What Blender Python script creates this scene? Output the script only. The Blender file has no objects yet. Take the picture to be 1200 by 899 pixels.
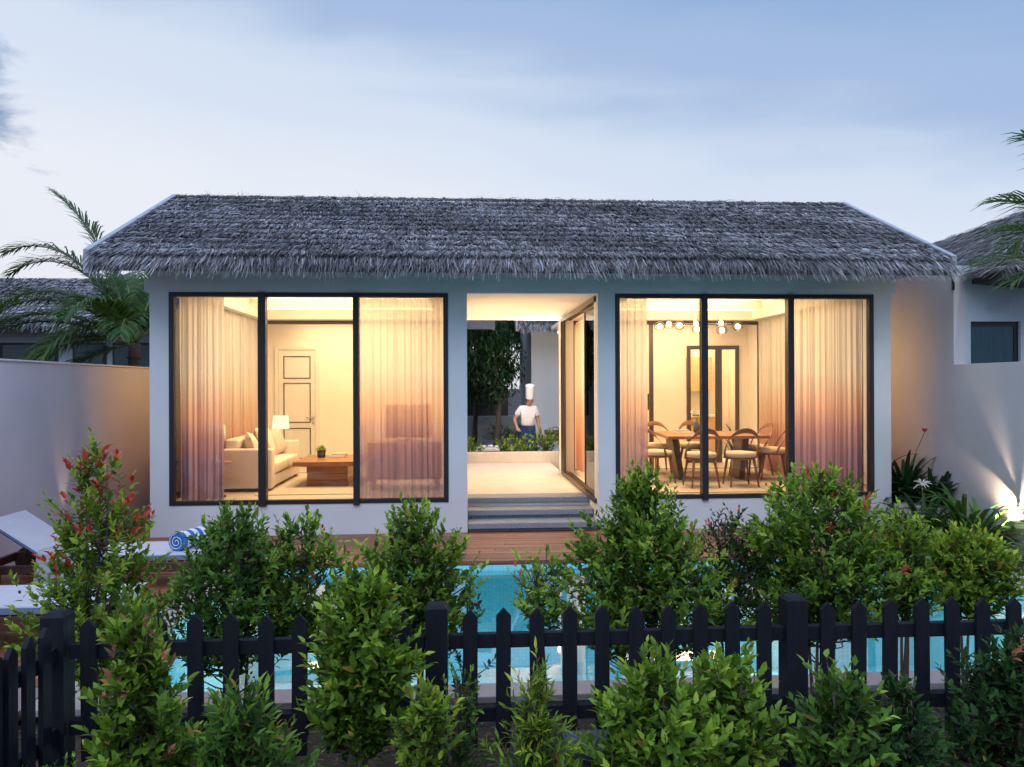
import bpy, math, random
import numpy as np
from mathutils import Vector, Matrix
R = math.radians
random.seed(7)
C = bpy.context.scene.collection
sc = bpy.context.scene

# ------------------------------------------------------------------ helpers
class MB:
    """collects boxes, tubes and prisms, builds ONE mesh object"""
    def __init__(s): s.v = []; s.f = []; s.c = []
    def add(s, vs, fs, col=None):
        o = len(s.v); s.v += [tuple(p) for p in vs]
        for f in fs: s.f.append(tuple(i + o for i in f)); s.c.append(col or (1, 1, 1))
        return s
    def box(s, x0, x1, y0, y1, z0, z1, col=None):
        vs = [(x, y, z) for z in (z0, z1) for y in (y0, y1) for x in (x0, x1)]
        return s.add(vs, [(0, 2, 3, 1), (4, 5, 7, 6), (0, 1, 5, 4), (1, 3, 7, 5), (3, 2, 6, 7), (2, 0, 4, 6)], col)
    def prism(s, pts, ax, a, b, col=None):
        """extrude a 2D outline along axis ax from a to b (pts are the other two coordinates in xyz order)"""
        def P(p, t):
            q = list(p); q.insert(ax, t); return tuple(q)
        n = len(pts)
        vs = [P(p, a) for p in pts] + [P(p, b) for p in pts]
        fs = [tuple(range(n))[::-1], tuple(range(n, 2 * n))] + [(i, (i + 1) % n, n + (i + 1) % n, n + i) for i in range(n)]
        return s.add(vs, fs, col)
    def tube(s, pts, rad, n=8, col=None, cap=True):
        pts = [Vector(p) for p in pts]
        rs = rad if isinstance(rad, (list, tuple)) else [rad] * len(pts)
        vs = []; fs = []
        for i, p in enumerate(pts):
            t = (pts[min(i + 1, len(pts) - 1)] - pts[max(i - 1, 0)])
            if t.length < 1e-9: t = Vector((0, 0, 1))
            t.normalize()
            u = t.cross(Vector((0.13, 0.27, 0.95)))
            if u.length < 1e-3: u = t.cross(Vector((1, 0, 0)))
            u.normalize(); w = t.cross(u)
            for k in range(n):
                a = 2 * math.pi * k / n
                vs.append(p + (u * math.cos(a) + w * math.sin(a)) * rs[i])
        for i in range(len(pts) - 1):
            for k in range(n):
                k2 = (k + 1) % n
                fs.append((i * n + k, i * n + k2, (i + 1) * n + k2, (i + 1) * n + k))
        if cap:
            fs.append(tuple(range(n))[::-1]); fs.append(tuple((len(pts) - 1) * n + k for k in range(n)))
        return s.add(vs, fs, col)
    def lathe(s, prof, cx=0, cy=0, n=24, col=None):
        """prof: (radius, z) list"""
        vs = []; fs = []
        for r, z in prof:
            for k in range(n):
                a = 2 * math.pi * k / n
                vs.append((cx + r * math.cos(a), cy + r * math.sin(a), z))
        for i in range(len(prof) - 1):
            for k in range(n):
                k2 = (k + 1) % n
                fs.append((i * n + k, i * n + k2, (i + 1) * n + k2, (i + 1) * n + k))
        fs.append(tuple(range(n))[::-1]); fs.append(tuple((len(prof) - 1) * n + k for k in range(n)))
        return s.add(vs, fs, col)
    def build(s, name, mat, parent=None, smooth=False, bevel=0, seg=2, sub=0, loc=None, kind=None):
        me = bpy.data.meshes.new(name); me.from_pydata(s.v, [], s.f); me.update()
        if any(c != (1, 1, 1) for c in s.c):
            at = me.color_attributes.new('Col', 'FLOAT_COLOR', 'CORNER')
            d = []
            for f, c in zip(s.f, s.c): d += [*c, 1.0] * len(f)
            at.data.foreach_set('color', d)
        if smooth: me.polygons.foreach_set('use_smooth', [True] * len(me.polygons))
        me.materials.append(mat)
        o = bpy.data.objects.new(name, me); C.objects.link(o)
        if loc: o.location = loc
        if parent: o.parent = parent
        if bevel:
            m = o.modifiers.new('Bevel', 'BEVEL'); m.width = bevel; m.segments = seg; m.limit_method = 'ANGLE'; m.harden_normals = False
        if sub:
            m = o.modifiers.new('Sub', 'SUBSURF'); m.levels = sub; m.render_levels = sub
        if kind: o['kind'] = kind
        return o

def tag(o, label=None, cat=None, group=None, kind=None):
    if label: o['label'] = label
    if cat: o['category'] = cat
    if group: o['group'] = group
    if kind: o['kind'] = kind
    return o

def thing(name, loc, label, cat, group=None, rz=0):
    o = bpy.data.objects.new(name, None); C.objects.link(o); o.empty_display_size = .1
    o.location = loc; o.rotation_euler = (0, 0, rz)
    return tag(o, label, cat, group)

def copy_tree(o, parent=None):
    c = o.copy(); C.objects.link(c); c.parent = parent
    for ch in list(o.children): copy_tree(ch, c)
    return c

def soup(name, V, F, col, mat, parent=None, smooth=False, kind=None):
    """V (n,k,3) vertices of n identical pieces, F face template, col (n,3) colour per piece"""
    n, k = V.shape[:2]
    me = bpy.data.meshes.new(name)
    nl = sum(len(f) for f in F)
    me.vertices.add(n * k); me.vertices.foreach_set('co', V.reshape(-1).astype(np.float32))
    tmpl = np.concatenate([np.array(f) for f in F])
    loops = (np.arange(n)[:, None] * k + tmpl[None]).reshape(-1)
    me.loops.add(n * nl); me.loops.foreach_set('vertex_index', loops.astype(np.int32))
    ls = np.array([len(f) for f in F]); st = np.concatenate([[0], np.cumsum(ls)[:-1]])
    starts = (np.arange(n)[:, None] * nl + st[None]).reshape(-1)
    me.polygons.add(n * len(F)); me.polygons.foreach_set('loop_start', starts.astype(np.int32))
    try: me.polygons.foreach_set('loop_total', np.tile(ls, n).astype(np.int32))
    except Exception: pass
    me.update(calc_edges=True)
    at = me.color_attributes.new('Col', 'FLOAT_COLOR', 'POINT')
    c4 = np.ones((n, k, 4), np.float32); c4[:, :, :3] = col[:, None, :]
    at.data.foreach_set('color', c4.reshape(-1))
    if smooth: me.polygons.foreach_set('use_smooth', np.ones(n * len(F), bool))
    me.materials.append(mat)
    o = bpy.data.objects.new(name, me); C.objects.link(o)
    if parent: o.parent = parent
    if kind: o['kind'] = kind
    return o

# ------------------------------------------------------------------ materials
def newmat(name):
    m = bpy.data.materials.new(name); m.use_nodes = True
    nt = m.node_tree; nt.nodes.clear()
    out = nt.nodes.new('ShaderNodeOutputMaterial')
    return m, nt, out
def N(nt, t, **kw):
    n = nt.nodes.new(t)
    for k, v in kw.items():
        if k in n.inputs: n.inputs[k].default_value = v
        else: setattr(n, k, v)
    return n
def L(nt, a, b): nt.links.new(a, b)

def pm(name, col, rough=.6, var=.15, scale=6, bump=.0, bscale=None, metal=0, spec=.5, stretch=(1, 1, 1), attr=False, coat=0):
    """principled surface whose colour wanders with a noise of real marks, plus a fine bump"""
    m, nt, out = newmat(name)
    b = N(nt, 'ShaderNodeBsdfPrincipled'); L(nt, b.outputs[0], out.inputs[0])
    b.inputs['Roughness'].default_value = rough; b.inputs['Metallic'].default_value = metal
    b.inputs['Specular IOR Level'].default_value = spec; b.inputs['Coat Weight'].default_value = coat
    tc = N(nt, 'ShaderNodeTexCoord'); mp = N(nt, 'ShaderNodeMapping'); mp.inputs['Scale'].default_value = stretch
    L(nt, tc.outputs['Object'], mp.inputs[0])
    nz = N(nt, 'ShaderNodeTexNoise'); nz.inputs['Scale'].default_value = scale; nz.inputs['Detail'].default_value = 6; nz.inputs['Roughness'].default_value = .65
    L(nt, mp.outputs[0], nz.inputs['Vector'])
    rp = N(nt, 'ShaderNodeMapRange'); rp.inputs['From Min'].default_value = .3; rp.inputs['From Max'].default_value = .7
    rp.inputs['To Min'].default_value = 1 - var; rp.inputs['To Max'].default_value = 1 + var * .6
    L(nt, nz.outputs['Fac'], rp.inputs['Value'])
    mx = N(nt, 'ShaderNodeVectorMath', operation='MULTIPLY')
    if attr:
        a = N(nt, 'ShaderNodeVertexColor'); a.layer_name = 'Col'
        m2 = N(nt, 'ShaderNodeVectorMath', operation='MULTIPLY'); L(nt, a.outputs[0], m2.inputs[0]); m2.inputs[1].default_value = col[:3]
        L(nt, m2.outputs[0], mx.inputs[0])
    else: mx.inputs[0].default_value = col[:3]
    L(nt, rp.outputs[0], mx.inputs[1]); L(nt, mx.outputs[0], b.inputs['Base Color'])
    if bump:
        n2 = N(nt, 'ShaderNodeTexNoise'); n2.inputs['Scale'].default_value = bscale or scale * 8; n2.inputs['Detail'].default_value = 4
        L(nt, mp.outputs[0], n2.inputs['Vector'])
        bp = N(nt, 'ShaderNodeBump'); bp.inputs['Strength'].default_value = bump; bp.inputs['Distance'].default_value = .01
        L(nt, n2.outputs['Fac'], bp.inputs['Height']); L(nt, bp.outputs[0], b.inputs['Normal'])
    return m

def leafmat(name, transl=.35, rough=.35, gain=1.0):
    m, nt, out = newmat(name)
    a = N(nt, 'ShaderNodeVertexColor'); a.layer_name = 'Col'
    g = N(nt, 'ShaderNodeVectorMath', operation='SCALE'); g.inputs['Scale'].default_value = gain; L(nt, a.outputs[0], g.inputs[0])
    b = N(nt, 'ShaderNodeBsdfPrincipled'); b.inputs['Roughness'].default_value = rough; b.inputs['Specular IOR Level'].default_value = .22
    L(nt, g.outputs[0], b.inputs['Base Color'])
    t = N(nt, 'ShaderNodeBsdfTranslucent')
    mu = N(nt, 'ShaderNodeVectorMath', operation='MULTIPLY'); mu.inputs[1].default_value = (1.35, 1.25, .6); L(nt, g.outputs[0], mu.inputs[0]); L(nt, mu.outputs[0], t.inputs[0])
    mx = N(nt, 'ShaderNodeMixShader'); mx.inputs[0].default_value = transl
    L(nt, b.outputs[0], mx.inputs[1]); L(nt, t.outputs[0], mx.inputs[2]); L(nt, mx.outputs[0], out.inputs[0])
    return m

def emis(name, col, st):
    m, nt, out = newmat(name)
    e = N(nt, 'ShaderNodeEmission'); e.inputs[0].default_value = (*col, 1); e.inputs[1].default_value = st
    L(nt, e.outputs[0], out.inputs[0]); return m

def glassmat(name, tint=(1, 1, 1), ior=1.45, rough=0.0, bump=0, bscale=3, boost=1.0):
    m, nt, out = newmat(name)
    t = N(nt, 'ShaderNodeBsdfTransparent'); t.inputs[0].default_value = (*tint, 1)
    g = N(nt, 'ShaderNodeBsdfGlossy'); g.inputs['Roughness'].default_value = rough
    fr = N(nt, 'ShaderNodeFresnel'); fr.inputs['IOR'].default_value = ior
    mx = N(nt, 'ShaderNodeMixShader')
    mul = N(nt, 'ShaderNodeMath', operation='MULTIPLY'); mul.inputs[1].default_value = boost; mul.use_clamp = True
    L(nt, fr.outputs[0], mul.inputs[0]); L(nt, mul.outputs[0], mx.inputs[0]); L(nt, t.outputs[0], mx.inputs[1]); L(nt, g.outputs[0], mx.inputs[2]); L(nt, mx.outputs[0], out.inputs[0])
    if bump:
        tc = N(nt, 'ShaderNodeTexCoord'); nz = N(nt, 'ShaderNodeTexNoise'); nz.inputs['Scale'].default_value = bscale; nz.inputs['Detail'].default_value = 3
        L(nt, tc.outputs['Object'], nz.inputs['Vector'])
        bp = N(nt, 'ShaderNodeBump'); bp.inputs['Strength'].default_value = bump; bp.inputs['Distance'].default_value = .02
        L(nt, nz.outputs['Fac'], bp.inputs['Height']); L(nt, bp.outputs[0], g.inputs['Normal']); L(nt, bp.outputs[0], fr.inputs['Normal'])
    return m

def curtainmat(name, open_=.22, ramp=((0, (.25, .22, .42)), (.22, (.36, .27, .46)), (.34, (.56, .36, .46)), (.46, (.85, .58, .52)), (.64, (.90, .86, .80)))):
    """ombre sheer: white cloth dip-dyed coral then plum toward its hem (colour belongs to the cloth)"""
    m, nt, out = newmat(name)
    tc = N(nt, 'ShaderNodeTexCoord'); sp = N(nt, 'ShaderNodeSeparateXYZ'); L(nt, tc.outputs['Object'], sp.inputs[0])
    nz = N(nt, 'ShaderNodeTexNoise'); nz.inputs['Scale'].default_value = 1.6; nz.inputs['Detail'].default_value = 2
    L(nt, tc.outputs['Object'], nz.inputs['Vector'])
    ad = N(nt, 'ShaderNodeMath', operation='MULTIPLY_ADD'); ad.inputs[1].default_value = .35; L(nt, nz.outputs['Fac'], ad.inputs[0]); L(nt, sp.outputs[2], ad.inputs[2])
    mr = N(nt, 'ShaderNodeMapRange'); mr.inputs['From Min'].default_value = .17; mr.inputs['From Max'].default_value = 2.9
    L(nt, ad.outputs[0], mr.inputs['Value'])
    cr = N(nt, 'ShaderNodeValToRGB'); e = cr.color_ramp.elements
    e[0].position = 0; e[0].color = (*ramp[0][1], 1); e[1].position = ramp[-1][0]; e[1].color = (*ramp[-1][1], 1)
    for p, c in ramp[1:-1]:
        q = e.new(p); q.color = (*c, 1)
    L(nt, mr.outputs[0], cr.inputs[0])
    d = N(nt, 'ShaderNodeBsdfDiffuse'); t = N(nt, 'ShaderNodeBsdfTranslucent'); tr = N(nt, 'ShaderNodeBsdfTransparent')
    L(nt, cr.outputs[0], d.inputs[0]); L(nt, cr.outputs[0], t.inputs[0])
    m1 = N(nt, 'ShaderNodeMixShader'); m1.inputs[0].default_value = .62; L(nt, d.outputs[0], m1.inputs[1]); L(nt, t.outputs[0], m1.inputs[2])
    lw = N(nt, 'ShaderNodeLayerWeight'); lw.inputs[0].default_value = .35
    op = N(nt, 'ShaderNodeMapRange'); op.inputs['To Min'].default_value = open_; op.inputs['To Max'].default_value = .02; L(nt, lw.outputs['Facing'], op.inputs['Value'])
    m2 = N(nt, 'ShaderNodeMixShader'); L(nt, op.outputs[0], m2.inputs[0]); L(nt, m1.outputs[0], m2.inputs[1]); L(nt, tr.outputs[0], m2.inputs[2])
    L(nt, m2.outputs[0], out.inputs[0]); return m

def tilemat(name, size, c1, c2, mortar, rough=.3, msize=.06, bump=.2, off=0.0, rowh=None):
    m, nt, out = newmat(name)
    b = N(nt, 'ShaderNodeBsdfPrincipled'); b.inputs['Roughness'].default_value = rough; L(nt, b.outputs[0], out.inputs[0])
    tc = N(nt, 'ShaderNodeTexCoord')
    geo = N(nt, 'ShaderNodeNewGeometry'); sn = N(nt, 'ShaderNodeSeparateXYZ'); L(nt, geo.outputs['Normal'], sn.inputs[0])
    sp = N(nt, 'ShaderNodeSeparateXYZ'); L(nt, tc.outputs['Object'], sp.inputs[0])
    # on faces that look along x use (y,z), along y use (x,z), up use (x,y)
    ax = N(nt, 'ShaderNodeMath', operation='ABSOLUTE'); L(nt, sn.outputs[0], ax.inputs[0])
    az = N(nt, 'ShaderNodeMath', operation='ABSOLUTE'); L(nt, sn.outputs[2], az.inputs[0])
    gx = N(nt, 'ShaderNodeMath', operation='GREATER_THAN'); gx.inputs[1].default_value = .5; L(nt, ax.outputs[0], gx.inputs[0])
    gz = N(nt, 'ShaderNodeMath', operation='GREATER_THAN'); gz.inputs[1].default_value = .5; L(nt, az.outputs[0], gz.inputs[0])
    u = N(nt, 'ShaderNodeMix'); L(nt, gx.outputs[0], u.inputs[0]); L(nt, sp.outputs[0], u.inputs[2]); L(nt, sp.outputs[1], u.inputs[3])
    v = N(nt, 'ShaderNodeMix'); L(nt, gz.outputs[0], v.inputs[0]); L(nt, sp.outputs[2], v.inputs[2]); L(nt, sp.outputs[1], v.inputs[3])
    cb = N(nt, 'ShaderNodeCombineXYZ'); L(nt, u.outputs[0], cb.inputs[0]); L(nt, v.outputs[0], cb.inputs[1])
    br = N(nt, 'ShaderNodeTexBrick'); br.offset = off; br.inputs['Scale'].default_value = 1; br.inputs['Brick Width'].default_value = size; br.inputs['Row Height'].default_value = rowh or size
    br.inputs['Mortar Size'].default_value = size * msize; br.inputs['Color1'].default_value = (*c1, 1); br.inputs['Color2'].default_value = (*c2, 1); br.inputs['Mortar'].default_value = (*mortar, 1)
    L(nt, cb.outputs[0], br.inputs['Vector'])
    nz = N(nt, 'ShaderNodeTexNoise'); nz.inputs['Scale'].default_value = 1.3; nz.inputs['Detail'].default_value = 5; L(nt, tc.outputs['Object'], nz.inputs['Vector'])
    rp = N(nt, 'ShaderNodeMapRange'); rp.inputs['To Min'].default_value = .8; rp.inputs['To Max'].default_value = 1.2; L(nt, nz.outputs['Fac'], rp.inputs['Value'])
    mx = N(nt, 'ShaderNodeVectorMath', operation='MULTIPLY'); L(nt, br.outputs['Color'], mx.inputs[0]); L(nt, rp.outputs[0], mx.inputs[1]); L(nt, mx.outputs[0], b.inputs['Base Color'])
    bp = N(nt, 'ShaderNodeBump'); bp.invert = True; bp.inputs['Strength'].default_value = bump; bp.inputs['Distance'].default_value = .004; L(nt, br.outputs['Fac'], bp.inputs['Height']); L(nt, bp.outputs[0], b.inputs['Normal'])
    return m

def stuccomat(name, col, dirt=.12):
    """painted render: fine grain, faint rain streaks and blotches"""
    m, nt, out = newmat(name)
    b = N(nt, 'ShaderNodeBsdfPrincipled'); b.inputs['Roughness'].default_value = .85; b.inputs['Specular IOR Level'].default_value = .2; L(nt, b.outputs[0], out.inputs[0])
    tc = N(nt, 'ShaderNodeTexCoord')
    mp = N(nt, 'ShaderNodeMapping'); mp.inputs['Scale'].default_value = (1.1, 1.1, .45); L(nt, tc.outputs['Object'], mp.inputs[0])
    n1 = N(nt, 'ShaderNodeTexNoise'); n1.inputs['Scale'].default_value = 1; n1.inputs['Detail'].default_value = 6; L(nt, mp.outputs[0], n1.inputs['Vector'])
    n2 = N(nt, 'ShaderNodeTexNoise'); n2.inputs['Scale'].default_value = .9; n2.inputs['Detail'].default_value = 8; L(nt, tc.outputs['Object'], n2.inputs['Vector'])
    a = N(nt, 'ShaderNodeMath', operation='ADD'); L(nt, n1.outputs['Fac'], a.inputs[0]); L(nt, n2.outputs['Fac'], a.inputs[1])
    rp = N(nt, 'ShaderNodeMapRange'); rp.inputs['From Min'].default_value = .7; rp.inputs['From Max'].default_value = 1.3; rp.inputs['To Min'].default_value = 1 - dirt; rp.inputs['To Max'].default_value = 1.03
    L(nt, a.outputs[0], rp.inputs['Value'])
    mx = N(nt, 'ShaderNodeVectorMath', operation='MULTIPLY'); mx.inputs[0].default_value = col; L(nt, rp.outputs[0], mx.inputs[1]); L(nt, mx.outputs[0], b.inputs['Base Color'])
    n3 = N(nt, 'ShaderNodeTexNoise'); n3.inputs['Scale'].default_value = 90; n3.inputs['Detail'].default_value = 3; L(nt, tc.outputs['Object'], n3.inputs['Vector'])
    bp = N(nt, 'ShaderNodeBump'); bp.inputs['Strength'].default_value = .35; bp.inputs['Distance'].default_value = .006; L(nt, n3.outputs['Fac'], bp.inputs['Height']); L(nt, bp.outputs[0], b.inputs['Normal'])
    return m

WARM = (1.0, .68, .36)
M = dict(
    stucco=stuccomat('white_stucco', (.76, .765, .76)),
    stucco_far=stuccomat('far_stucco', (.62, .66, .68)),
    garden=stuccomat('garden_wall_stucco', (.75, .68, .68), .14),
    inner=pm('interior_plaster', (.82, .76, .67), .8, .05, 2, .1, 40),
    ceil=pm('ceiling_paint', (.82, .78, .70), .8, .03, 2),
    floor=pm('interior_floor_stone', (.62, .55, .45), .35, .12, 1.5, .04, 20),
    porch=pm('porch_floor_terrazzo', (.62, .55, .47), .5, .12, 5, .1, 120),
    step=pm('grey_washed_pebble_step', (.29, .31, .34), .7, .4, 70, .5, 130),
    black=pm('black_aluminium', (.018, .018, .022), .4, .1, 4),
    bronze=pm('bronze_aluminium', (.10, .08, .055), .35, .1, 4, metal=.5),
    fence=pm('black_painted_timber', (.010, .012, .018), .7, .35, 8, .25, 30, stretch=(3, 3, .4), spec=.25),
    fence_top=pm('worn_picket_edge', (.05, .05, .055), .5, .3, 8),
    thatch=pm('dry_thatch', (1, 1, 1), .75, .35, 3, attr=True, spec=.25),
    thatch_base=pm('thatch_underlayer', (.07, .06, .055), .9, .3, 8, .8, 60),
    verge=pm('weathered_verge_board', (.40, .43, .47), .7, .15, 3, .1),
    deckw=pm('hardwood_deck_board', (1, 1, 1), .5, .35, 4, .25, 40, stretch=(.6, 9, 9), attr=True),
    loungew=pm('dark_teak', (.075, .03, .02), .5, .4, 5, .2, 40, stretch=(.8, 8, 8)),
    cushion=pm('pale_canvas_cushion', (.52, .54, .60), .85, .06, 8, .25, 200),
    piping=pm('blue_cushion_side', (.16, .24, .36), .8, .1, 8, .2, 200),
    tile=tilemat('turquoise_mosaic_tile', .04, (.24, .72, .78), (.34, .80, .84), (.30, .62, .68)),
    coping=pm('pool_coping_stone', (.42, .36, .36), .6, .15, 5, .2, 60),
    paving=tilemat('terrace_paving', .6, (.26, .19, .19), (.30, .23, .22), (.12, .1, .1), .7, .02),
    water=glassmat('pool_water', (.74, .96, .98), 1.33, .01, .10, 1.1, boost=2.0),
    glass=glassmat('window_glass', (.97, .98, .97), 1.45, 0, .012, .8),
    glass_far=glassmat('dark_villa_glass', (.35, .42, .45), 1.5, 0),
    curtain=curtainmat('ombre_sheer', .20), curtain_thin=curtainmat('ombre_thin', .22),
    curtain_side=curtainmat('ombre_lined', .24, ((0, (.74, .44, .38)), (.22, (.86, .50, .38)), (.40, (.90, .68, .54)), (.58, (.90, .86, .78)))),
    soil=pm('garden_soil', (.045, .033, .024), .95, .6, 9, .9, 50),
    rug=pm('woven_rug', (.58, .48, .36), .95, .12, 30, .4, 300),
    sofa=pm('cream_sofa_fabric', (.72, .62, .52), .9, .05, 6, .2, 220),
    pillow=pm('taupe_cushion', (.36, .28, .20), .9, .08, 10, .2, 200),
    wood=pm('walnut_veneer', (.30, .13, .045), .35, .3, 3, .1, 30, stretch=(1, 8, 8)),
    wood2=pm('chair_wood', (.22, .10, .04), .4, .3, 4, .1, 30, stretch=(2, 2, 8)),
    seat=pm('chair_seat_fabric', (.62, .50, .40), .9, .06, 10, .2, 200),
    metal=pm('brushed_dark_metal', (.12, .09, .06), .35, .2, 4, metal=.7),
    steel=pm('steel', (.5, .48, .44), .3, .1, 4, metal=1),
    white=pm('white_paint', (.75, .72, .66), .5, .04, 4),
    cabinet=pm('kitchen_cabinet_front', (.60, .38, .17), .4, .15, 3, stretch=(1, 1, 6)),
    concrete=pm('cast_concrete', (.42, .43, .44), .8, .15, 5, .3, 60),
    darkbox=pm('blue_grey_fibre_cement', (.06, .075, .10), .7, .25, 5, .3, 60),
    navy=pm('navy_apron_cloth', (.012, .045, .12), .9, .15, 12, .2, 150),
    chefw=pm('white_jacket_cotton', (.80, .80, .80), .85, .04, 12, .2, 90),
    skin=pm('skin', (.46, .25, .16), .55, .08, 12),
    hair=pm('black_hair', (.02, .015, .012), .6, .2, 30),
    leaf=leafmat('shrub_leaf', .26, .5, 1.3), leaf2=leafmat('long_strap_leaf', .3, .4),
    palm=leafmat('palm_leaflet', .3, .4), treeleaf=leafmat('tree_leaf', .25, .45),
    bark=pm('shrub_bark', (.14, .10, .08), .9, .35, 20, .6, 80, stretch=(2, 2, .5)),
    palmbark=pm('palm_trunk', (.16, .12, .09), .9, .4, 10, .8, 30, stretch=(1, 1, 4)),
    tv=pm('dark_screen', (.05, .03, .025), .15, .1, 3),
    leather=pm('brown_sideboard_lacquer', (.30, .20, .14), .4, .12, 4),
    shade=emis('lit_lamp_shade', (1, .74, .45), .95),
    led=emis('warm_led_cove', (1, .66, .33), 3.5),
    bulb=emis('lit_bulb', (1, .72, .42), 28),
    strip_glow=emis('hidden_strip_glow', (1, .72, .42), 7),  # glow of the added, unseen strip in the passage
    flood=emis('garden_spot_lens', (1, .82, .58), 12),
)
M['globe'] = glassmat('clear_globe_glass', (.97, .93, .85), 1.14, 0, boost=1.0)
M['towel_blue'] = pm('blue_towel_terry', (.03, .16, .50), .95, .1, 20, .6, 300)
M['towel_white'] = pm('white_towel_terry', (.78, .80, .84), .95, .05, 20, .6, 300)
M['linen'] = pm('unlit_linen_shade', (.8, .76, .68), .9, .04, 20)
M['red'] = pm('red_petal', (.55, .03, .02), .6, .2, 20)
M['whitepetal'] = pm('white_petal', (.75, .74, .68), .6, .08, 20)
M['greenpot'] = pm('moss_ball', (.10, .26, .04), .8, .4, 60, .8, 120)

# ------------------------------------------------------------------ camera
yaw, pitch, roll = .06514, .002, .0039
def cam_dir(x, z, d):
    cr, sr, cp, sp, c, s = math.cos(roll), math.sin(roll), math.cos(pitch), math.sin(pitch), math.cos(yaw), math.sin(yaw)
    x, z = x * cr + z * sr, -x * sr + z * cr
    d, z = d * cp - z * sp, d * sp + z * cp
    return Vector((x * c + d * s, -x * s + d * c, z))
cam = bpy.data.objects.new('camera', bpy.data.cameras.new('camera')); C.objects.link(cam)
rt, up, fw = cam_dir(1, 0, 0), cam_dir(0, 1, 0), cam_dir(0, 0, 1)
mt = Matrix((rt, up, -fw)).transposed().to_4x4(); mt.translation = (0, -10, 1.92)
cam.matrix_world = mt
cam.data.lens = 896.87 / 1200 * 36; cam.data.sensor_width = 36; cam.data.clip_end = 2000; cam.data.clip_start = .05
sc.camera = cam

# ------------------------------------------------------------------ world
w = bpy.data.worlds.new('World'); sc.world = w; w.use_nodes = True
nt = w.node_tree; nt.nodes.clear()
wo = N(nt, 'ShaderNodeOutputWorld'); bg = N(nt, 'ShaderNodeBackground'); L(nt, bg.outputs[0], wo.inputs[0])
tc = N(nt, 'ShaderNodeTexCoord'); sp = N(nt, 'ShaderNodeSeparateXYZ'); L(nt, tc.outputs['Generated'], sp.inputs[0])
# dusk air: pale over the sunset (ahead and left), blue overhead, right and behind
t1 = N(nt, 'ShaderNodeMath', operation='MULTIPLY'); t1.inputs[1].default_value = 1.0; L(nt, sp.outputs[2], t1.inputs[0])
t2 = N(nt, 'ShaderNodeMath', operation='MULTIPLY_ADD'); t2.inputs[1].default_value = .20; L(nt, sp.outputs[0], t2.inputs[0]); L(nt, t1.outputs[0], t2.inputs[2])
t3 = N(nt, 'ShaderNodeMath', operation='MULTIPLY_ADD'); t3.inputs[1].default_value = -.26; L(nt, sp.outputs[1], t3.inputs[0]); L(nt, t2.outputs[0], t3.inputs[2])
mpc = N(nt, 'ShaderNodeMapping'); mpc.inputs['Scale'].default_value = (1.2, 1.2, 5.0); mpc.inputs['Rotation'].default_value = (0, .10, 0); L(nt, tc.outputs['Generated'], mpc.inputs[0])
nz = N(nt, 'ShaderNodeTexNoise'); nz.inputs['Scale'].default_value = 1.7; nz.inputs['Detail'].default_value = 6; nz.inputs['Roughness'].default_value = .5; nz.inputs['Distortion'].default_value = .4; L(nt, mpc.outputs[0], nz.inputs['Vector'])
t4 = N(nt, 'ShaderNodeMath', operation='MULTIPLY_ADD'); t4.inputs[1].default_value = .20; L(nt, nz.outputs['Fac'], t4.inputs[0]); L(nt, t3.outputs[0], t4.inputs[2])
mr = N(nt, 'ShaderNodeMapRange'); mr.inputs['From Min'].default_value = -.30; mr.inputs['From Max'].default_value = .95; L(nt, t4.outputs[0], mr.inputs['Value'])
cr = N(nt, 'ShaderNodeValToRGB'); e = cr.color_ramp.elements; cr.color_ramp.interpolation = 'EASE'
e[0].position = 0; e[0].color = (.47, .465, .485, 1); e[1].position = 1; e[1].color = (.40, .50, .78, 1)
for p, c in ((.26, (.455, .475, .52)), (.38, (.375, .425, .505)), (.48, (.21, .285, .42)), (.60, (.15, .235, .40)), (.74, (.27, .35, .53))): q = e.new(p); q.color = (*c, 1)
L(nt, mr.outputs[0], cr.inputs[0])
# darker streaky cloud bank low on the left
mp2 = N(nt, 'ShaderNodeMapping'); mp2.inputs['Scale'].default_value = (2.4, 2.4, 7); L(nt, tc.outputs['Generated'], mp2.inputs[0])
n2 = N(nt, 'ShaderNodeTexNoise'); n2.inputs['Scale'].default_value = 2.6; n2.inputs['Detail'].default_value = 9; n2.inputs['Roughness'].default_value = .6; n2.inputs['Distortion'].default_value = .5; L(nt, mp2.outputs[0], n2.inputs['Vector'])
lx = N(nt, 'ShaderNodeMapRange'); lx.inputs['From Min'].default_value = -.415; lx.inputs['From Max'].default_value = -.49; L(nt, sp.outputs[0], lx.inputs['Value'])
lz = N(nt, 'ShaderNodeMapRange'); lz.inputs['From Min'].default_value = .22; lz.inputs['From Max'].default_value = .27; L(nt, sp.outputs[2], lz.inputs['Value'])
lz2 = N(nt, 'ShaderNodeMapRange'); lz2.inputs['From Min'].default_value = .39; lz2.inputs['From Max'].default_value = .345; L(nt, sp.outputs[2], lz2.inputs['Value'])
k1 = N(nt, 'ShaderNodeMath', operation='MULTIPLY'); L(nt, lx.outputs[0], k1.inputs[0]); L(nt, lz.outputs[0], k1.inputs[1])
k2 = N(nt, 'ShaderNodeMath', operation='MULTIPLY'); L(nt, k1.outputs[0], k2.inputs[0]); L(nt, lz2.outputs[0], k2.inputs[1])
th = N(nt, 'ShaderNodeMath', operation='MULTIPLY_ADD'); th.inputs[1].default_value = .42; L(nt, k2.outputs[0], th.inputs[0]); L(nt, n2.outputs['Fac'], th.inputs[2])
cm = N(nt, 'ShaderNodeMapRange'); cm.interpolation_type = 'SMOOTHSTEP'; cm.inputs['From Min'].default_value = .70; cm.inputs['From Max'].default_value = .92; cm.inputs['To Max'].default_value = .85; L(nt, th.outputs[0], cm.inputs['Value'])
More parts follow.
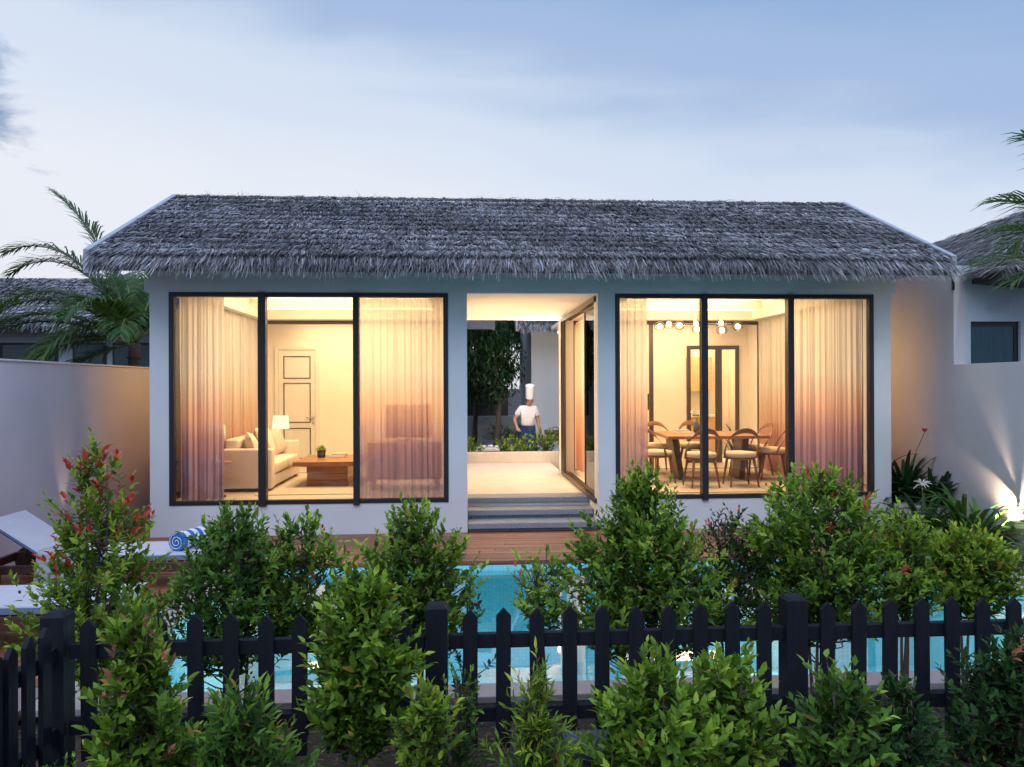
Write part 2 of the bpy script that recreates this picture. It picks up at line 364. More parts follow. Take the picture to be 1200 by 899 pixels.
mxc = N(nt, 'ShaderNodeMix', data_type='RGBA'); L(nt, cm.outputs[0], mxc.inputs[0]); L(nt, cr.outputs[0], mxc.inputs[6]); mxc.inputs[7].default_value = (.085, .15, .26, 1)
L(nt, mxc.outputs[2], bg.inputs[0]); bg.inputs[1].default_value = 1.0

def sun(st, ang, rot, col):
    l = bpy.data.lights.new('dusk_sun', 'SUN'); l.energy = st; l.angle = R(ang); l.color = col
    o = bpy.data.objects.new('dusk_sun', l); C.objects.link(o); o.rotation_euler = [R(a) for a in rot]
sun(.6, 45, (42, 0, -28), (.86, .93, 1.0))      # last broad skylight from high behind the camera

def area(name, loc, rot, sx, sy, en, col=WARM, shape='RECTANGLE', spread=180):
    l = bpy.data.lights.new(name, 'AREA'); l.shape = shape; l.size = sx; l.size_y = sy; l.energy = en; l.color = col; l.spread = R(spread)
    o = bpy.data.objects.new(name, l); C.objects.link(o); o.location = loc; o.rotation_euler = [R(a) for a in rot]; return o
def spot(name, loc, target, en, size, col, blend=.4, rad=.02):
    l = bpy.data.lights.new(name, 'SPOT'); l.energy = en; l.spot_size = R(size); l.spot_blend = blend; l.color = col; l.shadow_soft_size = rad
    o = bpy.data.objects.new(name, l); C.objects.link(o); o.location = loc
    o.rotation_euler = (Vector(target) - Vector(loc)).to_track_quat('-Z', 'Y').to_euler(); return o
def point(name, loc, en, col=WARM, rad=.05):
    l = bpy.data.lights.new(name, 'POINT'); l.energy = en; l.color = col; l.shadow_soft_size = rad
    o = bpy.data.objects.new(name, l); C.objects.link(o); o.location = loc; return o

# ------------------------------------------------------------------ setting: ground, deck, pool
PX0, PX1, PY0, PY1 = -2.35, 5.15, -5.08, -1.68
g = MB()
Z = -.10; B = 400
for x0, x1, y0, y1 in ((-B, PX0 - .1, -B, B), (PX1 + .1, B, -B, B), (PX0 - .1, PX1 + .1, -B, PY0 - .1), (PX0 - .1, PX1 + .1, PY1 + .1, B)):
    g.add([(x0, y0, Z), (x1, y0, Z), (x1, y1, Z), (x0, y1, Z)], [(0, 1, 2, 3)])
g.build('ground', M['soil'], kind='structure')

rnd = random.Random(3)
d = MB()
def boards(x0, x1, y0, y1, w=.118, gap=.006, z0=-.035, z1=0):
    y = y0
    while y < y1 - .02:
        x = x0
        yy = min(y + w, y1)
        while x < x1 - .01:
            l = rnd.uniform(1.6, 3.2); xx = min(x + l, x1)
            if x1 - xx < .5: xx = x1
            k = rnd.uniform(.7, 1.25); h = rnd.uniform(-.0015, .0015)
            d.box(x + .002, xx - .002, y, yy - gap, z0, z1 + h, (.34 * k, .125 * k * rnd.uniform(.9, 1.1), .065 * k))
            x = xx
        y += w
boards(-2.6, 5.75, -1.63, -.002)
boards(-4.78, -2.62, -4.9, 1.5)
d.box(-2.6, 5.75, -1.645, -1.62, -.12, -.036, (.12, .05, .03))
d.build('wooden_deck', M['deckw'], kind='structure')
db = MB(); db.box(-4.79, -2.61, -4.89, 1.5, -.098, -.04); db.box(-2.6, 5.74, -1.60, -.01, -.098, -.04)
db.build('deck_underlay', M['soil'], kind='structure')

p = MB()
p.add([(PX0, PY0, -1.25), (PX1, PY0, -1.25), (PX1, PY1, -1.25), (PX0, PY1, -1.25)], [(0, 1, 2, 3)])
for (x0, x1, y0, y1) in ((PX0 - .12, PX0, PY0, PY1), (PX1, PX1 + .12, PY0, PY1), (PX0 - .12, PX1 + .12, PY0 - .12, PY0), (PX0 - .12, PX1 + .12, PY1, PY1 + .05)):
    p.box(x0, x1, y0, y1, -1.3, -.045)
p.build('pool_basin', M['tile'], kind='structure')
cp = MB()
cp.box(PX0 - .27, PX1 + .45, PY0 - .20, PY0 + .02, -.043, .0)
cp.box(PX1 - .02, PX1 + .45, PY0 + .025, PY1 - .2, -.043, .0)
cp.box(PX0 - .25, PX0 + .02, PY0 + .025, PY1 - .1, -.043, -.002)
cp.build('pool_coping', M['coping'], bevel=.006, kind='structure')
wt = MB(); n = 2
wt.add([(PX0, PY0, -.095), (PX1, PY0, -.095), (PX1, PY1, -.095), (PX0, PY1, -.095)], [(0, 1, 2, 3)])
wt.build('water', M['water'], kind='structure')
tp = MB(); tp.box(-4.79, PX0 - .28, -6.1, -4.91, -.06, -.004); tp.build('terrace_paving', M['paving'], kind='structure')
pl = area('pool_fill_light', (-1.0, PY1 - .03, -.5), (90, 0, 180), .3, .3, 24, (.8, .97, 1)); pl.rotation_euler = (R(-90), 0, 0)  # added underwater fill lights that brighten the pool, no fixture
pl2 = area('pool_fill_light', (3.2, PY1 - .03, -.5), (90, 0, 180), .3, .3, 26, (.8, .97, 1)); pl2.rotation_euler = (R(-90), 0, 0)

# ------------------------------------------------------------------ thatched roofs
def thatch(name, x0, x1, ye, ze, yr, zr, parent, mat, per_m=230, dcourse=.19, seed=1, blade=.30, bw=.011, tone=1.0):
    """one pitch: (ye,ze) top edge at the eave, (yr,zr) ridge; blades laid in courses"""
    rs = np.random.RandomState(seed)
    sl = np.array([0, yr - ye, zr - ze], float); ln = np.linalg.norm(sl); sl /= ln
    nm = np.array([0, -sl[2], sl[1]]) if yr > ye else np.array([0, sl[2], -sl[1]])
    if nm[2] < 0: nm = -nm
    nc = int(ln / dcourse) + 1
    Vs = []; Cs = []
    wid = x1 - x0
    def blades(n, s, L_, w_, side, lift0, lift1, down=0.0, darkk=1.0):
        x = rs.uniform(x0, x1, n); s = s + rs.normal(0, .012, n)
        root = np.array([0, ye, ze])[None] + sl[None] * s[:, None]; root[:, 0] = x
        # wandering comb direction
        sway = .22 * np.sin(x * 1.7 + s * 9 + seed) + .24 * np.sin(x * 6.3 + s * 23 + seed * 2)
        a = rs.normal(0, side, n) + sway * .5
        L_ = L_ * rs.uniform(.72, 1.1, n)
        dirv = -sl[None] * np.cos(a)[:, None] + np.array([1, 0, 0])[None] * np.sin(a)[:, None]
        root = root + nm[None] * (rs.uniform(0, 1, n) * lift0 * .6)[:, None]
        tip = root + dirv * L_[:, None] + nm[None] * (rs.uniform(.25, 1, n) * lift1)[:, None] + np.array([0, 0, -1])[None] * (down * rs.uniform(.3, 1.2, n))[:, None]
        mid = (root + tip) / 2 + nm[None] * rs.uniform(.0, .022, n)[:, None]
        sd = np.cross(dirv, nm[None]); tw = rs.normal(0, .6, n)
        sd = sd * np.cos(tw)[:, None] + nm[None] * np.sin(tw)[:, None]
        ww = w_ * rs.uniform(.6, 1.6, n)[:, None]
        V = np.stack([root - sd * ww, root + sd * ww, mid + sd * ww, mid - sd * ww, tip + sd * ww * .25, tip - sd * ww * .25], 1)
        np.clip(V[:, :, 0], x0 - .03, x1 + .03, out=V[:, :, 0])
        k = rs.beta(1.4, 2.2, n) * .60 + .05
        k = k * (1 + .25 * np.sin(x * 1.3 + s * 3)) * tone * darkk
        warm = rs.uniform(-.5, 1, n)
        col = np.stack([k * (.96 + .14 * warm), k * (.98 + .02 * warm), k * (1.04 - .12 * warm)], 1)
        Vs.append(V); Cs.append(col)
    for i in range(nc + 1):
        s = .10 + i * dcourse
        if s > ln + .06: s = ln + .04
        n = int(wid * per_m)
        blades(n, s + .1, blade, bw, .15, .03, .055)
        blades(n // 9, s + .08, blade * .8, bw, .4, .05, .06)
    # shaggy eave hanging below the edge
    for q in range(5):
        blades(int(wid * per_m * .8), .30 - q * .055, .33, bw, .17, .03, .02, .01 + q * .045, .95)
    V = np.concatenate(Vs); col = np.concatenate(Cs)
    return soup(name, V, [(0, 1, 2, 3), (3, 2, 4, 5)], col, mat, parent)

def roof(parent, x0, x1, ye, ze, yr, zr, yb, thick=.2, per_m=230, seed=1, back=False, rname='roof', tone=1.0, blade=.3, bw=.011, dcourse=.19, verge=True):
    r = MB(); t = thick
    r.prism([(ye + .05, ze - .02), (yr, zr - .02), (yb - .05, ze - .02), (yb - .05, ze - t * .9), (yr, zr - t - .02), (ye + .05, ze - t * .9)], 0, x0 + .02, x1 - .02)
    ro = r.build(rname, M['thatch_base'], parent)
    thatch('thatch', x0 + .03, x1 - .03, ye, ze, yr, zr, ro, M['thatch'], per_m, dcourse, seed, blade, bw, tone)
    if back: thatch('thatch', x0 + .03, x1 - .03, yb, ze, yr, zr, ro, M['thatch'], per_m // 3, dcourse, seed + 5, blade, bw * 1.6, tone)
    # ridge scruff
    rs = np.random.RandomState(seed + 9); n = int((x1 - x0) * 130)
    x = rs.uniform(x0, x1, n); a = rs.normal(0, 1.1, n); L_ = rs.uniform(.05, .20, n) * (1 + .5 * np.sin(x * 3.1))
    root = np.stack([x, yr + rs.normal(0, .04, n), np.full(n, zr + .0)], 1)
    dv = np.stack([np.sin(a), rs.normal(-.3, .6, n), np.abs(np.cos(a)) * .30 + rs.uniform(-.25, .12, n)], 1)
    tip = root + dv * L_[:, None]; sd = np.array([.3, 1, .2])[None] * .008
    V = np.stack([root - sd, root + sd, tip + sd * .3, tip - sd * .3], 1)
    k = rs.uniform(.05, .28, n) * tone
    soup('ridge_straw', V, [(0, 1, 2, 3)], np.stack([k, k * .97, k * .92], 1), M['thatch'], ro)
    if verge:
        for xx0, xx1 in ((x0 - .05, x0 + .018), (x1 - .018, x1 + .05)):
            v = MB(); v.prism([(ye - .02, ze + .06), (yr, zr + .07), (yb + .02, ze + .06), (yb + .02, ze - t - .02), (yr, zr - t - .05), (ye - .02, ze - t - .02)], 0, xx0, xx1)
            v.build('verge_board', M['verge'], ro)
    return ro

# ------------------------------------------------------------------ THE VILLA
FZ = .34; ZB = .40; ZT = 3.12; YB = 4.1
villa = thing('thatched_villa', (0, 0, 0), 'white single storey villa with grey thatched roof, lit rooms and open passage beyond the pool', 'villa')
wl = MB()
# front wall: header, piers and aprons butted end to end
wl.box(-3.96, 5.79, 0, .2, ZT, 3.56)
for x0, x1 in ((-3.96, -3.72), (-.18, .066), (1.79, 2.02), (5.55, 5.79)): wl.box(x0, x1, 0, .2, 0, ZT)
for x0, x1 in ((-3.72, -.18), (2.02, 5.55)): wl.box(x0, x1, 0, .2, 0, ZB)
wl.build('front_wall', M['stucco'], villa)
for x0, x1 in ((-4.03, -3.962), (5.792, 5.86)): MB().box(x0, x1, .01, .19, 3.13, 3.29).build('beam_end', M['stucco'], villa)
for sgn, x0, x1 in ((-1, -3.96, -3.80), (1, 5.63, 5.79)):
    s = MB()
    s.box(x0, x1, .2, .42, 0, ZT); s.box(x0, x1, 3.82, YB, 0, ZT); s.box(x0, x1, .42, 3.82, 0, ZB)
    s.prism([(.2, ZT), (YB, ZT), (YB, 3.56), (2.05, 4.52), (.2, 3.62)], 0, x0, x1)
    s.build('side_wall', M['stucco'], villa)
    f = MB(); xm = (x0 + x1) / 2
    for a, b in ((.42, .48), (2.09, 2.15), (3.76, 3.82)): f.box(xm - .04, xm + .04, a, b, ZB, ZT)
    f.box(xm - .04, xm + .04, .48, 3.76, ZB, ZB + .06); f.box(xm - .04, xm + .04, .48, 3.76, ZT - .06, ZT)
    fo = f.build('side_window_frame', M['black'], villa)
    gl = MB(); gl.box(xm - .004, xm + .004, .48, 3.76, ZB + .06, ZT - .06); gl.build('pane', M['glass'], fo)
# partitions beside the passage
s = MB(); s.box(-.134, .066, .2, YB, 0, ZT + .3); s.build('passage_wall', M['inner'], villa)
s = MB(); s.box(1.79, 1.99, .2, .30, 0, ZT + .3); s.box(1.79, 1.99, 3.58, YB, 0, ZT + .3); s.box(1.79, 1.99, .30, 3.58, 3.10, ZT + .3); s.box(1.79, 1.99, .30, 3.58, 0, FZ)
s.build('passage_wall', M['inner'], villa)
# passage ceiling and floors
c = MB(); c.box(.066, 1.79, .2, YB + .08, ZT + .004, ZT + .1); c.build('passage_ceiling', M['ceil'], villa)
fl = MB(); fl.box(.070, 1.786, .74, 5.5, .0, FZ); fl.build('passage_floor', M['porch'], villa)
for i, (y, z) in enumerate(((.004, .112), (.36, .226), (.72, .341))):
    st = MB(); st.box(.074, 1.783, y, y + .4, z - .072, z); st.box(.074, 1.783, y + .045, y + .4, z - .115, z - .073)
    st.build('step', M['step'], villa, bevel=.006)
# room floors
f1 = MB(); f1.box(-3.78, -.136, .202, 5.3, .0, FZ); f1.box(1.992, 5.63, .202, 5.3, 0, FZ - .002); f1.build('room_floor', M['floor'], villa)
# ceilings with a dropped border (cove) and raised centre
for x0, x1 in ((-3.80, -.134), (1.99, 5.63)):
    cc = MB()
    cc.box(x0, x1, .2, YB, 3.48, 3.54)                       # raised centre
    cc.box(x0, x1, .20, .62, ZT + .002, 3.20)                # front border
    cc.box(x0, x1, 3.72, YB, 3.10, 3.27)
    cc.box(x0, x0 + .32, .62, 3.72, 3.10, 3.27); cc.box(x1 - .32, x1, .62, 3.72, 3.10, 3.27)
    cc.box(x0, x1, YB - .03, YB, 3.272, 3.479)
    cc.build('coved_ceiling', M['ceil'], villa)
    ld = MB(); ld.box(x0 + .1, x1 - .1, 3.76, 3.79, 3.275, 3.30); ld.box(x0 + .12, x0 + .15, .7, 3.7, 3.275, 3.30); ld.box(x1 - .15, x1 - .12, .7, 3.7, 3.275, 3.30)
    ld.build('cove_light', M['led'], villa)
# rear structure: low annex walls behind both rooms
for bxs in (((-4.1, -3.98, YB + .002, 5.198, 0, 3.2), (-4.1, -.2, 5.2, 5.32, FZ, 3.2), (-.32, -.2, YB + .002, 5.198, 0, 3.2)),
            ((2.06, 2.18, YB + .002, 5.198, 0, 3.2), (2.06, 4.52, 5.2, 5.32, FZ, 3.2), (4.52, 5.60, 5.2, 5.32, 2.70, 3.2), (5.60, 6.2, 5.2, 5.32, FZ, 3.2), (5.80, 5.92, YB + .002, 5.198, 0, 3.2))):
    an = MB()
    for b_ in bxs: an.box(*b_)
    an.build('rear_wall', M['inner'], villa)
MB().box(-4.1, -.2, YB + .002, 5.32, 3.2, 3.27).build('rear_ceiling', M['ceil'], villa); MB().box(2.06, 6.2, YB + .002, 7.6, 3.2, 3.27).build('rear_ceiling', M['ceil'], villa)
# kitchen behind the dining room
k = MB(); k.box(4.2, 6.2, 7.5, 7.6, 0, 3.2); k.box(4.1, 4.2, 5.32, 7.6, 0, 3.2); k.box(6.2, 6.3, 5.32, 7.6, 0, 3.2); k.box(4.2, 6.2, 5.32, 7.5, .2, FZ - .004)
k.build('kitchen_wall', M['inner'], villa)
# rear sliding door frames (dark)
for x0, x1, posts in ((-3.70, -.14, (-3.70, -.22)), (1.995, 5.63, (2.0, 3.48, 5.55))):
    f = MB(); f.box(x0, x1, YB - .06, YB, 3.035, 3.098)
    for q in posts: f.box(q, q + .075, YB - .06, YB, FZ, 3.035)
    f.box(x0, x1, YB - .05, YB - .01, FZ + .001, FZ + .012)
    f.build('rear_door_frame', M['bronze'], villa)
hd = MB(); hd.box(3.44, 3.46, YB - .1, YB - .06, 1.45, 1.75); hd.build('door_pull', M['black'], villa)
# front windows
def front_window(x0, x1, mull):
    f = MB()
    f.box(x0, x0 + .062, -.012, .07, ZB, ZT); f.box(x1 - .062, x1, -.012, .07, ZB, ZT)
    f.box(x0 + .062, x1 - .062, -.010, .07, ZB, ZB + .055); f.box(x0 + .062, x1 - .062, -.010, .07, ZT - .055, ZT)
    fo = f.build('window_frame', M['black'], villa, bevel=.003)
    xs = [x0 + .062]
    for a, b in mull:
        m_ = MB(); m_.box(a, b, -.035, .085, ZB - .02, ZT + .0); m_.build('mullion', M['black'], fo, bevel=.004); xs += [a, b]
    xs.append(x1 - .062)
    for i in range(0, len(xs), 2):
        q = MB(); q.box(xs[i], xs[i + 1], .026, .034, ZB + .055, ZT - .055); q.build('pane', M['glass'], fo)
front_window(-3.72, -.18, ((-2.604, -2.507), (-1.403, -1.327)))
front_window(2.02, 5.55, ((3.178, 3.262), (4.355, 4.437)))
# sliding door on the passage's right side
sd = MB()
X = 1.755
sd.box(X, 1.79, .11, 3.56, 3.03, 3.10); sd.box(X, 1.79, .11, 3.56, FZ + .002, .40)
sd.box(X, 1.80, 3.50, 3.56, .40, 3.03)
for q in (3.22, 3.38): sd.box(X + .01, 1.80, q, q + .05, .40, 3.03)
for q in range(3): sd.box(1.80 + q * .05, 1.815 + q * .05, .31, 3.5, FZ + .002, .385)
for q in range(3): sd.box(1.80 + q * .05, 1.815 + q * .05, .31, 3.5, 3.05, 3.098)
sdo = sd.build('sliding_door_frame', M['bronze'], villa)
for (a, b, xx) in ((.31, 1.22, 1.80),):
    q = MB(); q.box(xx, xx + .03, a, a + .05, .39, 3.045); q.box(xx, xx + .03, b - .05, b, .39, 3.045); q.box(xx, xx + .03, a + .05, b - .05, .39, .45); q.box(xx, xx + .03, a + .05, b - .05, 2.98, 3.045)
    q.build('sliding_leaf', M['bronze'], sdo)
    q = MB(); q.box(xx + .01, xx + .018, a + .05, b - .05, .45, 2.98); q.build('pane', M['glass'], sdo)
# interior panelled door in the living room's rear wall
dr = MB(); dr.box(-3.56, -2.86, 5.165, 5.195, FZ + .02, 2.62)
do = dr.build('panel_door', M['white'], villa)
fr = MB(); fr.box(-3.63, -3.565, 5.15, 5.198, FZ, 2.69); fr.box(-2.855, -2.79, 5.15, 5.198, FZ, 2.69); fr.box(-3.565, -2.855, 5.15, 5.198, 2.625, 2.69); fr.build('door_casing', M['white'], do)
for z0, z1 in ((.50, 1.10), (1.20, 1.98), (2.06, 2.50)):
    q = MB()
    for bx in ((-3.47, -2.95, z0, z0 + .018), (-3.47, -2.95, z1 - .018, z1), (-3.47, -3.452, z0 + .018, z1 - .018), (-2.968, -2.95, z0 + .018, z1 - .018)):
        q.box(bx[0], bx[1], 5.157, 5.166, bx[2], bx[3])
    q.build('panel_moulding', M['metal'], do)
q = MB(); q.tube([(-2.90, 5.16, 1.30), (-2.90, 5.11, 1.30)], .018, 10); q.tube([(-2.90, 5.115, 1.30), (-3.03, 5.115, 1.30)], .011, 8); q.build('door_handle', M['steel'], do); q = MB(); q.tube([(-2.90, 5.16, 1.20), (-2.90, 5.14, 1.20)], .022, 12); q.build('door_lock', M['steel'], do)
# glazed kitchen door
kd = MB()
for x0, x1 in ((4.525, 4.60), (5.11, 5.24), (5.52, 5.595)): kd.box(x0, x1, 5.15, 5.198, FZ, 2.62)
kd.box(4.525, 5.595, 5.145, 5.199, 2.62, 2.70); kd.box(4.60, 5.11, 5.15, 5.198, FZ, .44)
kdo = kd.build('kitchen_door', M['bronze'], villa)
q = MB(); q.box(4.60, 5.11, 5.17, 5.178, .44, 2.62); q.build('pane', M['glass'], kdo)
q = MB(); q.tube([(4.64, 5.10, 1.30), (4.74, 5.10, 1.30)], .012, 8); q.tube([(4.64, 5.15, 1.30), (4.64, 5.10, 1.30)], .014, 8); q.build('door_handle', M['black'], kdo)
roof(villa, -4.37, 6.18, -.72, 3.47, 2.05, 4.80, 4.82, seed=4, per_m=430, bw=.0055, dcourse=.25)
# added glowing strip out of view, brightens the passage from its left wall
q = MB(); q.box(.0665, .072, .9, 2.6, 1.98, 2.02); q.build('hidden_glow_strip', M['strip_glow'], villa)
# lights of the rooms
for x0, x1 in ((-3.5, -.4), (2.3, 5.3)):
    area('ceiling_room_light', ((x0 + x1) / 2, 2.0, 3.44), (0, 0, 0), 2.0, 1.9, 100)
    area('cove_glow', ((x0 + x1) / 2, 3.78, 3.31), (180, 0, 0), 3.2, .05, 13)
    area('rear_ceiling_light', ((x0 + x1) / 2, 4.65, 3.18), (0, 0, 0), 2.4, .5, 24)
area('kitchen_light', (5.1, 6.5, 3.15), (0, 0, 0), 1, 1, 40)
area('passage_fill_light', (.078, 1.9, 2.04), (0, -110, 0), .04, 1.7, 13)  # added fill lights at the hidden strip, brighten passage walls and ceiling
area('passage_fill_light', (.078, 1.9, 1.96), (0, -60, 0), .04, 1.7, 11)

# ------------------------------------------------------------------ curtains
def curtain(a, b, z0, z1, label, mat, seed, group=None, loose=.026, wl=.058):
    """pleated cloth between plan points a and b; the object's origin is on the floor below it"""
    rs = random.Random(seed); a = Vector(a); b = Vector(b); ln = (b - a).length; u = (b - a) / ln; nn = Vector((-u.y, u.x))
    cols = int(ln / .008); ph = 0; offs = []
    am = loose; wv = wl
    for i in range(cols + 1):
        ph += 2 * math.pi * (ln / cols) / wv
        if i % 9 == 0: wv = wl * rs.uniform(.6, 1.9); am = loose * rs.uniform(.6, 1.25)
        offs.append(((math.sin(ph) + .45 * math.sin(ph * 2.3 + seed) + .5 * math.sin(ph * .43 + seed)) * am * .75, ph))
    rows = 14; vs = []; fs = []
    for j in range(rows + 1):
        t = j / rows; z = z0 + (z1 - z0) * t
        k = .55 + .45 * (1 - t)
        for i in range(cols + 1):
            s = i / cols * ln + .01 * math.sin(offs[i][1] * .31 + t * 3) * (1 - t)
            o = offs[i][0] * k + .012 * math.sin(offs[i][1] * .13 + t * 4) * (1 - t)
            p = a + u * s + nn * o
            vs.append((p.x, p.y, z - FZ + (0 if j else .008 * math.sin(offs[i][1] * .2))))
    for j in range(rows):
        for i in range(cols):
            q = j * (cols + 1) + i; fs.append((q, q + 1, q + cols + 2, q + cols + 1))
    m_ = MB(); m_.add(vs, fs); o = m_.build('curtain', mat, None, smooth=True, loc=(0, 0, FZ))
    return tag(o, label, 'curtain', group or 'ombre sheer curtains of the villa')
CZ0, CZ1 = .42, 3.09
curtain((-3.70, .30), (-3.12, .30), CZ0, CZ1, 'plum and coral sheer curtain at the left end of the living room window', M['curtain'], 1)
curtain((-1.40, .30), (-.20, .30), .40, CZ1, 'wide see-through dip-dyed curtain in front of the brown sideboard', M['curtain_thin'], 2, wl=.075)
curtain((-3.62, .52), (-3.62, 3.80), .38, CZ1, 'cream and coral curtain along the side wall behind the sofa', M['curtain_side'], 3)
curtain((2.09, .30), (2.52, .30), CZ0, CZ1, 'narrow plum curtain drawn to the left of the dining room window', M['curtain'], 4)
curtain((4.56, .30), (5.56, .30), CZ0, CZ1, 'wide plum-hemmed curtain over the right pane of the dining room window', M['curtain'], 5)
curtain((5.46, .52), (5.46, 3.80), .38, CZ1, 'coral and cream curtain along the side wall beside the dining chairs', M['curtain_side'], 6)
curtain((2.10, 3.10), (2.10, 4.0), .40, 3.06, 'orange curtain inside the sliding door of the open passage', M['curtain_side'], 7)

curtain((2.16, .56), (2.16, 1.50), .40, 3.06, 'pale curtain seen through the closed leaf of the passage sliding door', M['curtain'], 8)

# ------------------------------------------------------------------ living room furniture
def rbox(x0, x1, y0, y1, z0, z1): return MB().box(x0, x1, y0, y1, z0, z1)
sofa = thing('sofa', (-3.25, 2.6, FZ), 'cream two seat sofa seen from its armrest against the coral curtain', 'sofa')
def sp_(mb, name, mat, par, bev, seg=4): return mb.build(name, mat, par, smooth=True, bevel=bev, seg=seg)
sp_(rbox(-.30, .40, -.80, .80, .06, .24), 'base', M['sofa'], sofa, .02)
sp_(rbox(-.33, -.12, -.80, .80, .24, .78), 'backrest', M['sofa'], sofa, .05)
for y0, y1 in ((-.98, -.802), (.802, .98)): sp_(rbox(-.33, .42, y0, y1, .05, .64), 'armrest', M['sofa'], sofa, .03)
sp_(rbox(-.12, .43, -.795, .0, .245, .42), 'seat_cushion', M['sofa'], sofa, .04); sp_(rbox(-.12, .43, .005, .795, .245, .42), 'seat_cushion', M['sofa'], sofa, .04)
for x in (-.28, .36):
    for y in (-.9, .9): MB().box(x - .03, x + .03, y - .03, y + .03, 0, .05).build('foot', M['wood2'], sofa)
def pillow(loc, rot, size, mat, label):
    n = 12; vs = []; fs = []
    for side in (1, -1):
        for j in range(n + 1):
            for i in range(n + 1):
                u, v = i / n * 2 - 1, j / n * 2 - 1
                th = .085 * ((1 - u ** 4) * (1 - v ** 4)) ** .6
                sh = 1 - .07 * (1 - abs(u)) * abs(v) ** 2 - 0
                sh2 = 1 - .07 * (1 - abs(v)) * abs(u) ** 2
                vs.append((side * th, u * size / 2 * sh, v * size / 2 * sh2))
    for s_ in range(2):
        for j in range(n):
            for i in range(n):
                q = s_ * (n + 1) ** 2 + j * (n + 1) + i; f = (q, q + 1, q + n + 2, q + n + 1); fs.append(f if s_ == 0 else f[::-1])
    o = MB().add(vs, fs).build('throw_pillow', mat, None, smooth=True); o.location = loc; o.rotation_euler = [R(a) for a in rot]
    return tag(o, label, 'cushion', 'cushions on the sofa')
pillow((-3.20, 1.98, .98), (8, -20, 20), .44, M['sofa'], 'cream throw cushion leaning at the near end of the sofa')
pillow((-3.14, 2.30, .99), (-14, -22, 8), .46, M['pillow'], 'taupe throw cushion in the middle of the sofa')
pillow((-3.20, 2.68, 1.02), (4, -16, -6), .50, M['sofa'], 'large pale throw cushion behind the taupe one')
pillow((-3.16, 3.24, .98), (10, -20, -18), .42, M['seat'], 'small patterned throw cushion by the far armrest')
def side_table_lamp(x, y, label_t, label_l, zs=1.16, r=.15, sm='shade'):
    t = thing('side_table', (x, y, FZ), label_t, 'side table', 'side tables at the ends of the sofa')
    MB().lathe([(.02, .48), (.22, .48), (.225, .495), (.22, .51), (.02, .51)], n=28).build('tabletop', M['wood'], t)
    MB().lathe([(.14, 0), (.14, .02), (.025, .04), (.02, .46), (.05, .479)], n=16).build('pedestal', M['metal'], t)
    l = thing('table_lamp', (x, y, FZ + .511), label_l, 'table lamp', 'lit table lamps beside the sofa')
    MB().lathe([(.06, 0), (.065, .015), (.02, .03), (.035, .10), (.04, .16), (.015, .24), (.012, zs - FZ - .48)], n=16).build('lamp_base', M['white'], l, smooth=True)
    h = zs - FZ - .511
    m_ = MB(); n = 28; vs = []; fs = []
    for rr, zz in ((r, h), (r * .86, h + .23), (r * .86 - .004, h + .23), (r - .004, h)):
        vs += [(rr * math.cos(2 * math.pi * k / n), rr * math.sin(2 * math.pi * k / n), zz) for k in range(n)]
    for j in range(4):
        for k in range(n): fs.append((j * n + k, j * n + (k + 1) % n, ((j + 1) % 4) * n + (k + 1) % n, ((j + 1) % 4) * n + k))
    m_.add(vs, fs).build('lamp_shade', M[sm], l, smooth=True)
side_table_lamp(-3.22, 3.85, 'round side table under the lamp at the far end of the sofa', 'white shaded table lamp glowing beyond the far armrest of the sofa')
side_table_lamp(-3.50, 1.15, 'round side table behind the left living room curtain', 'table lamp seen through the plum curtain at the near end of the sofa', 1.14, .14, 'linen')
ct = thing('coffee_table', (-2.09, 2.6, FZ), 'square walnut coffee table on a solid block base, on the rug', 'coffee table')
rbox(-.52, .52, -.62, .62, .335, .405).build('tabletop', M['wood'], ct, bevel=.004)
q = rbox(-.34, .30, -.46, .46, 0, .10); q.box(-.335, .295, -.455, .455, .106, .205); q.box(-.34, .30, -.46, .46, .211, .334); q.build('pedestal', M['wood'], ct, bevel=.003)
rug = rbox(-3.0, -1.2, 1.25, 4.0, FZ + .001, FZ + .012).build('rug', M['rug']); tag(rug, 'pale woven rug under the coffee table', 'rug')
pt = thing('potted_plant', (-2.31, 2.75, FZ + .406), 'small round clipped green plant in a dark pot on the coffee table', 'potted plant')
MB().lathe([(.05, 0), (.065, .01), (.07, .11), (.06, .112), (.055, .1)], n=20).build('pot', M['darkbox'], pt, smooth=True)
bk = thing('book_stack', (-2.03, 2.75, FZ + .406), 'two pale closed books stacked on the coffee table beside the pot', 'books')
rbox(-.13, .12, -.09, .09, 0, .035).build('book', M['white'], bk, bevel=.002); rbox(-.11, .13, -.08, .085, .036, .066).build('book', M['seat'], bk, bevel=.002)
sb = thing('sideboard', (-.88, 1.9, FZ), 'brown sideboard on thin legs behind the wide sheer curtain', 'sideboard')
rbox(-.55, .56, -.28, .28, .16, .72).build('body', M['leather'], sb, bevel=.006)
for x in (-.50, .50):
    for y in (-.23, .23): MB().tube([(x, y, 0), (x * .96, y * .96, .16)], [.014, .022], 8).build('leg', M['wood2'], sb)
tv = thing('television', (-.83, 1.95, FZ + .721), 'dark flat screen standing on the brown sideboard', 'television')
rbox(-.36, .36, -.02, .02, .05, .56).build('screen', M['tv'], tv, bevel=.004); rbox(-.18, .18, -.09, .09, 0, .012).build('stand', M['black'], tv); rbox(-.03, .03, -.01, .012, .012, .05).build('neck', M['black'], tv)

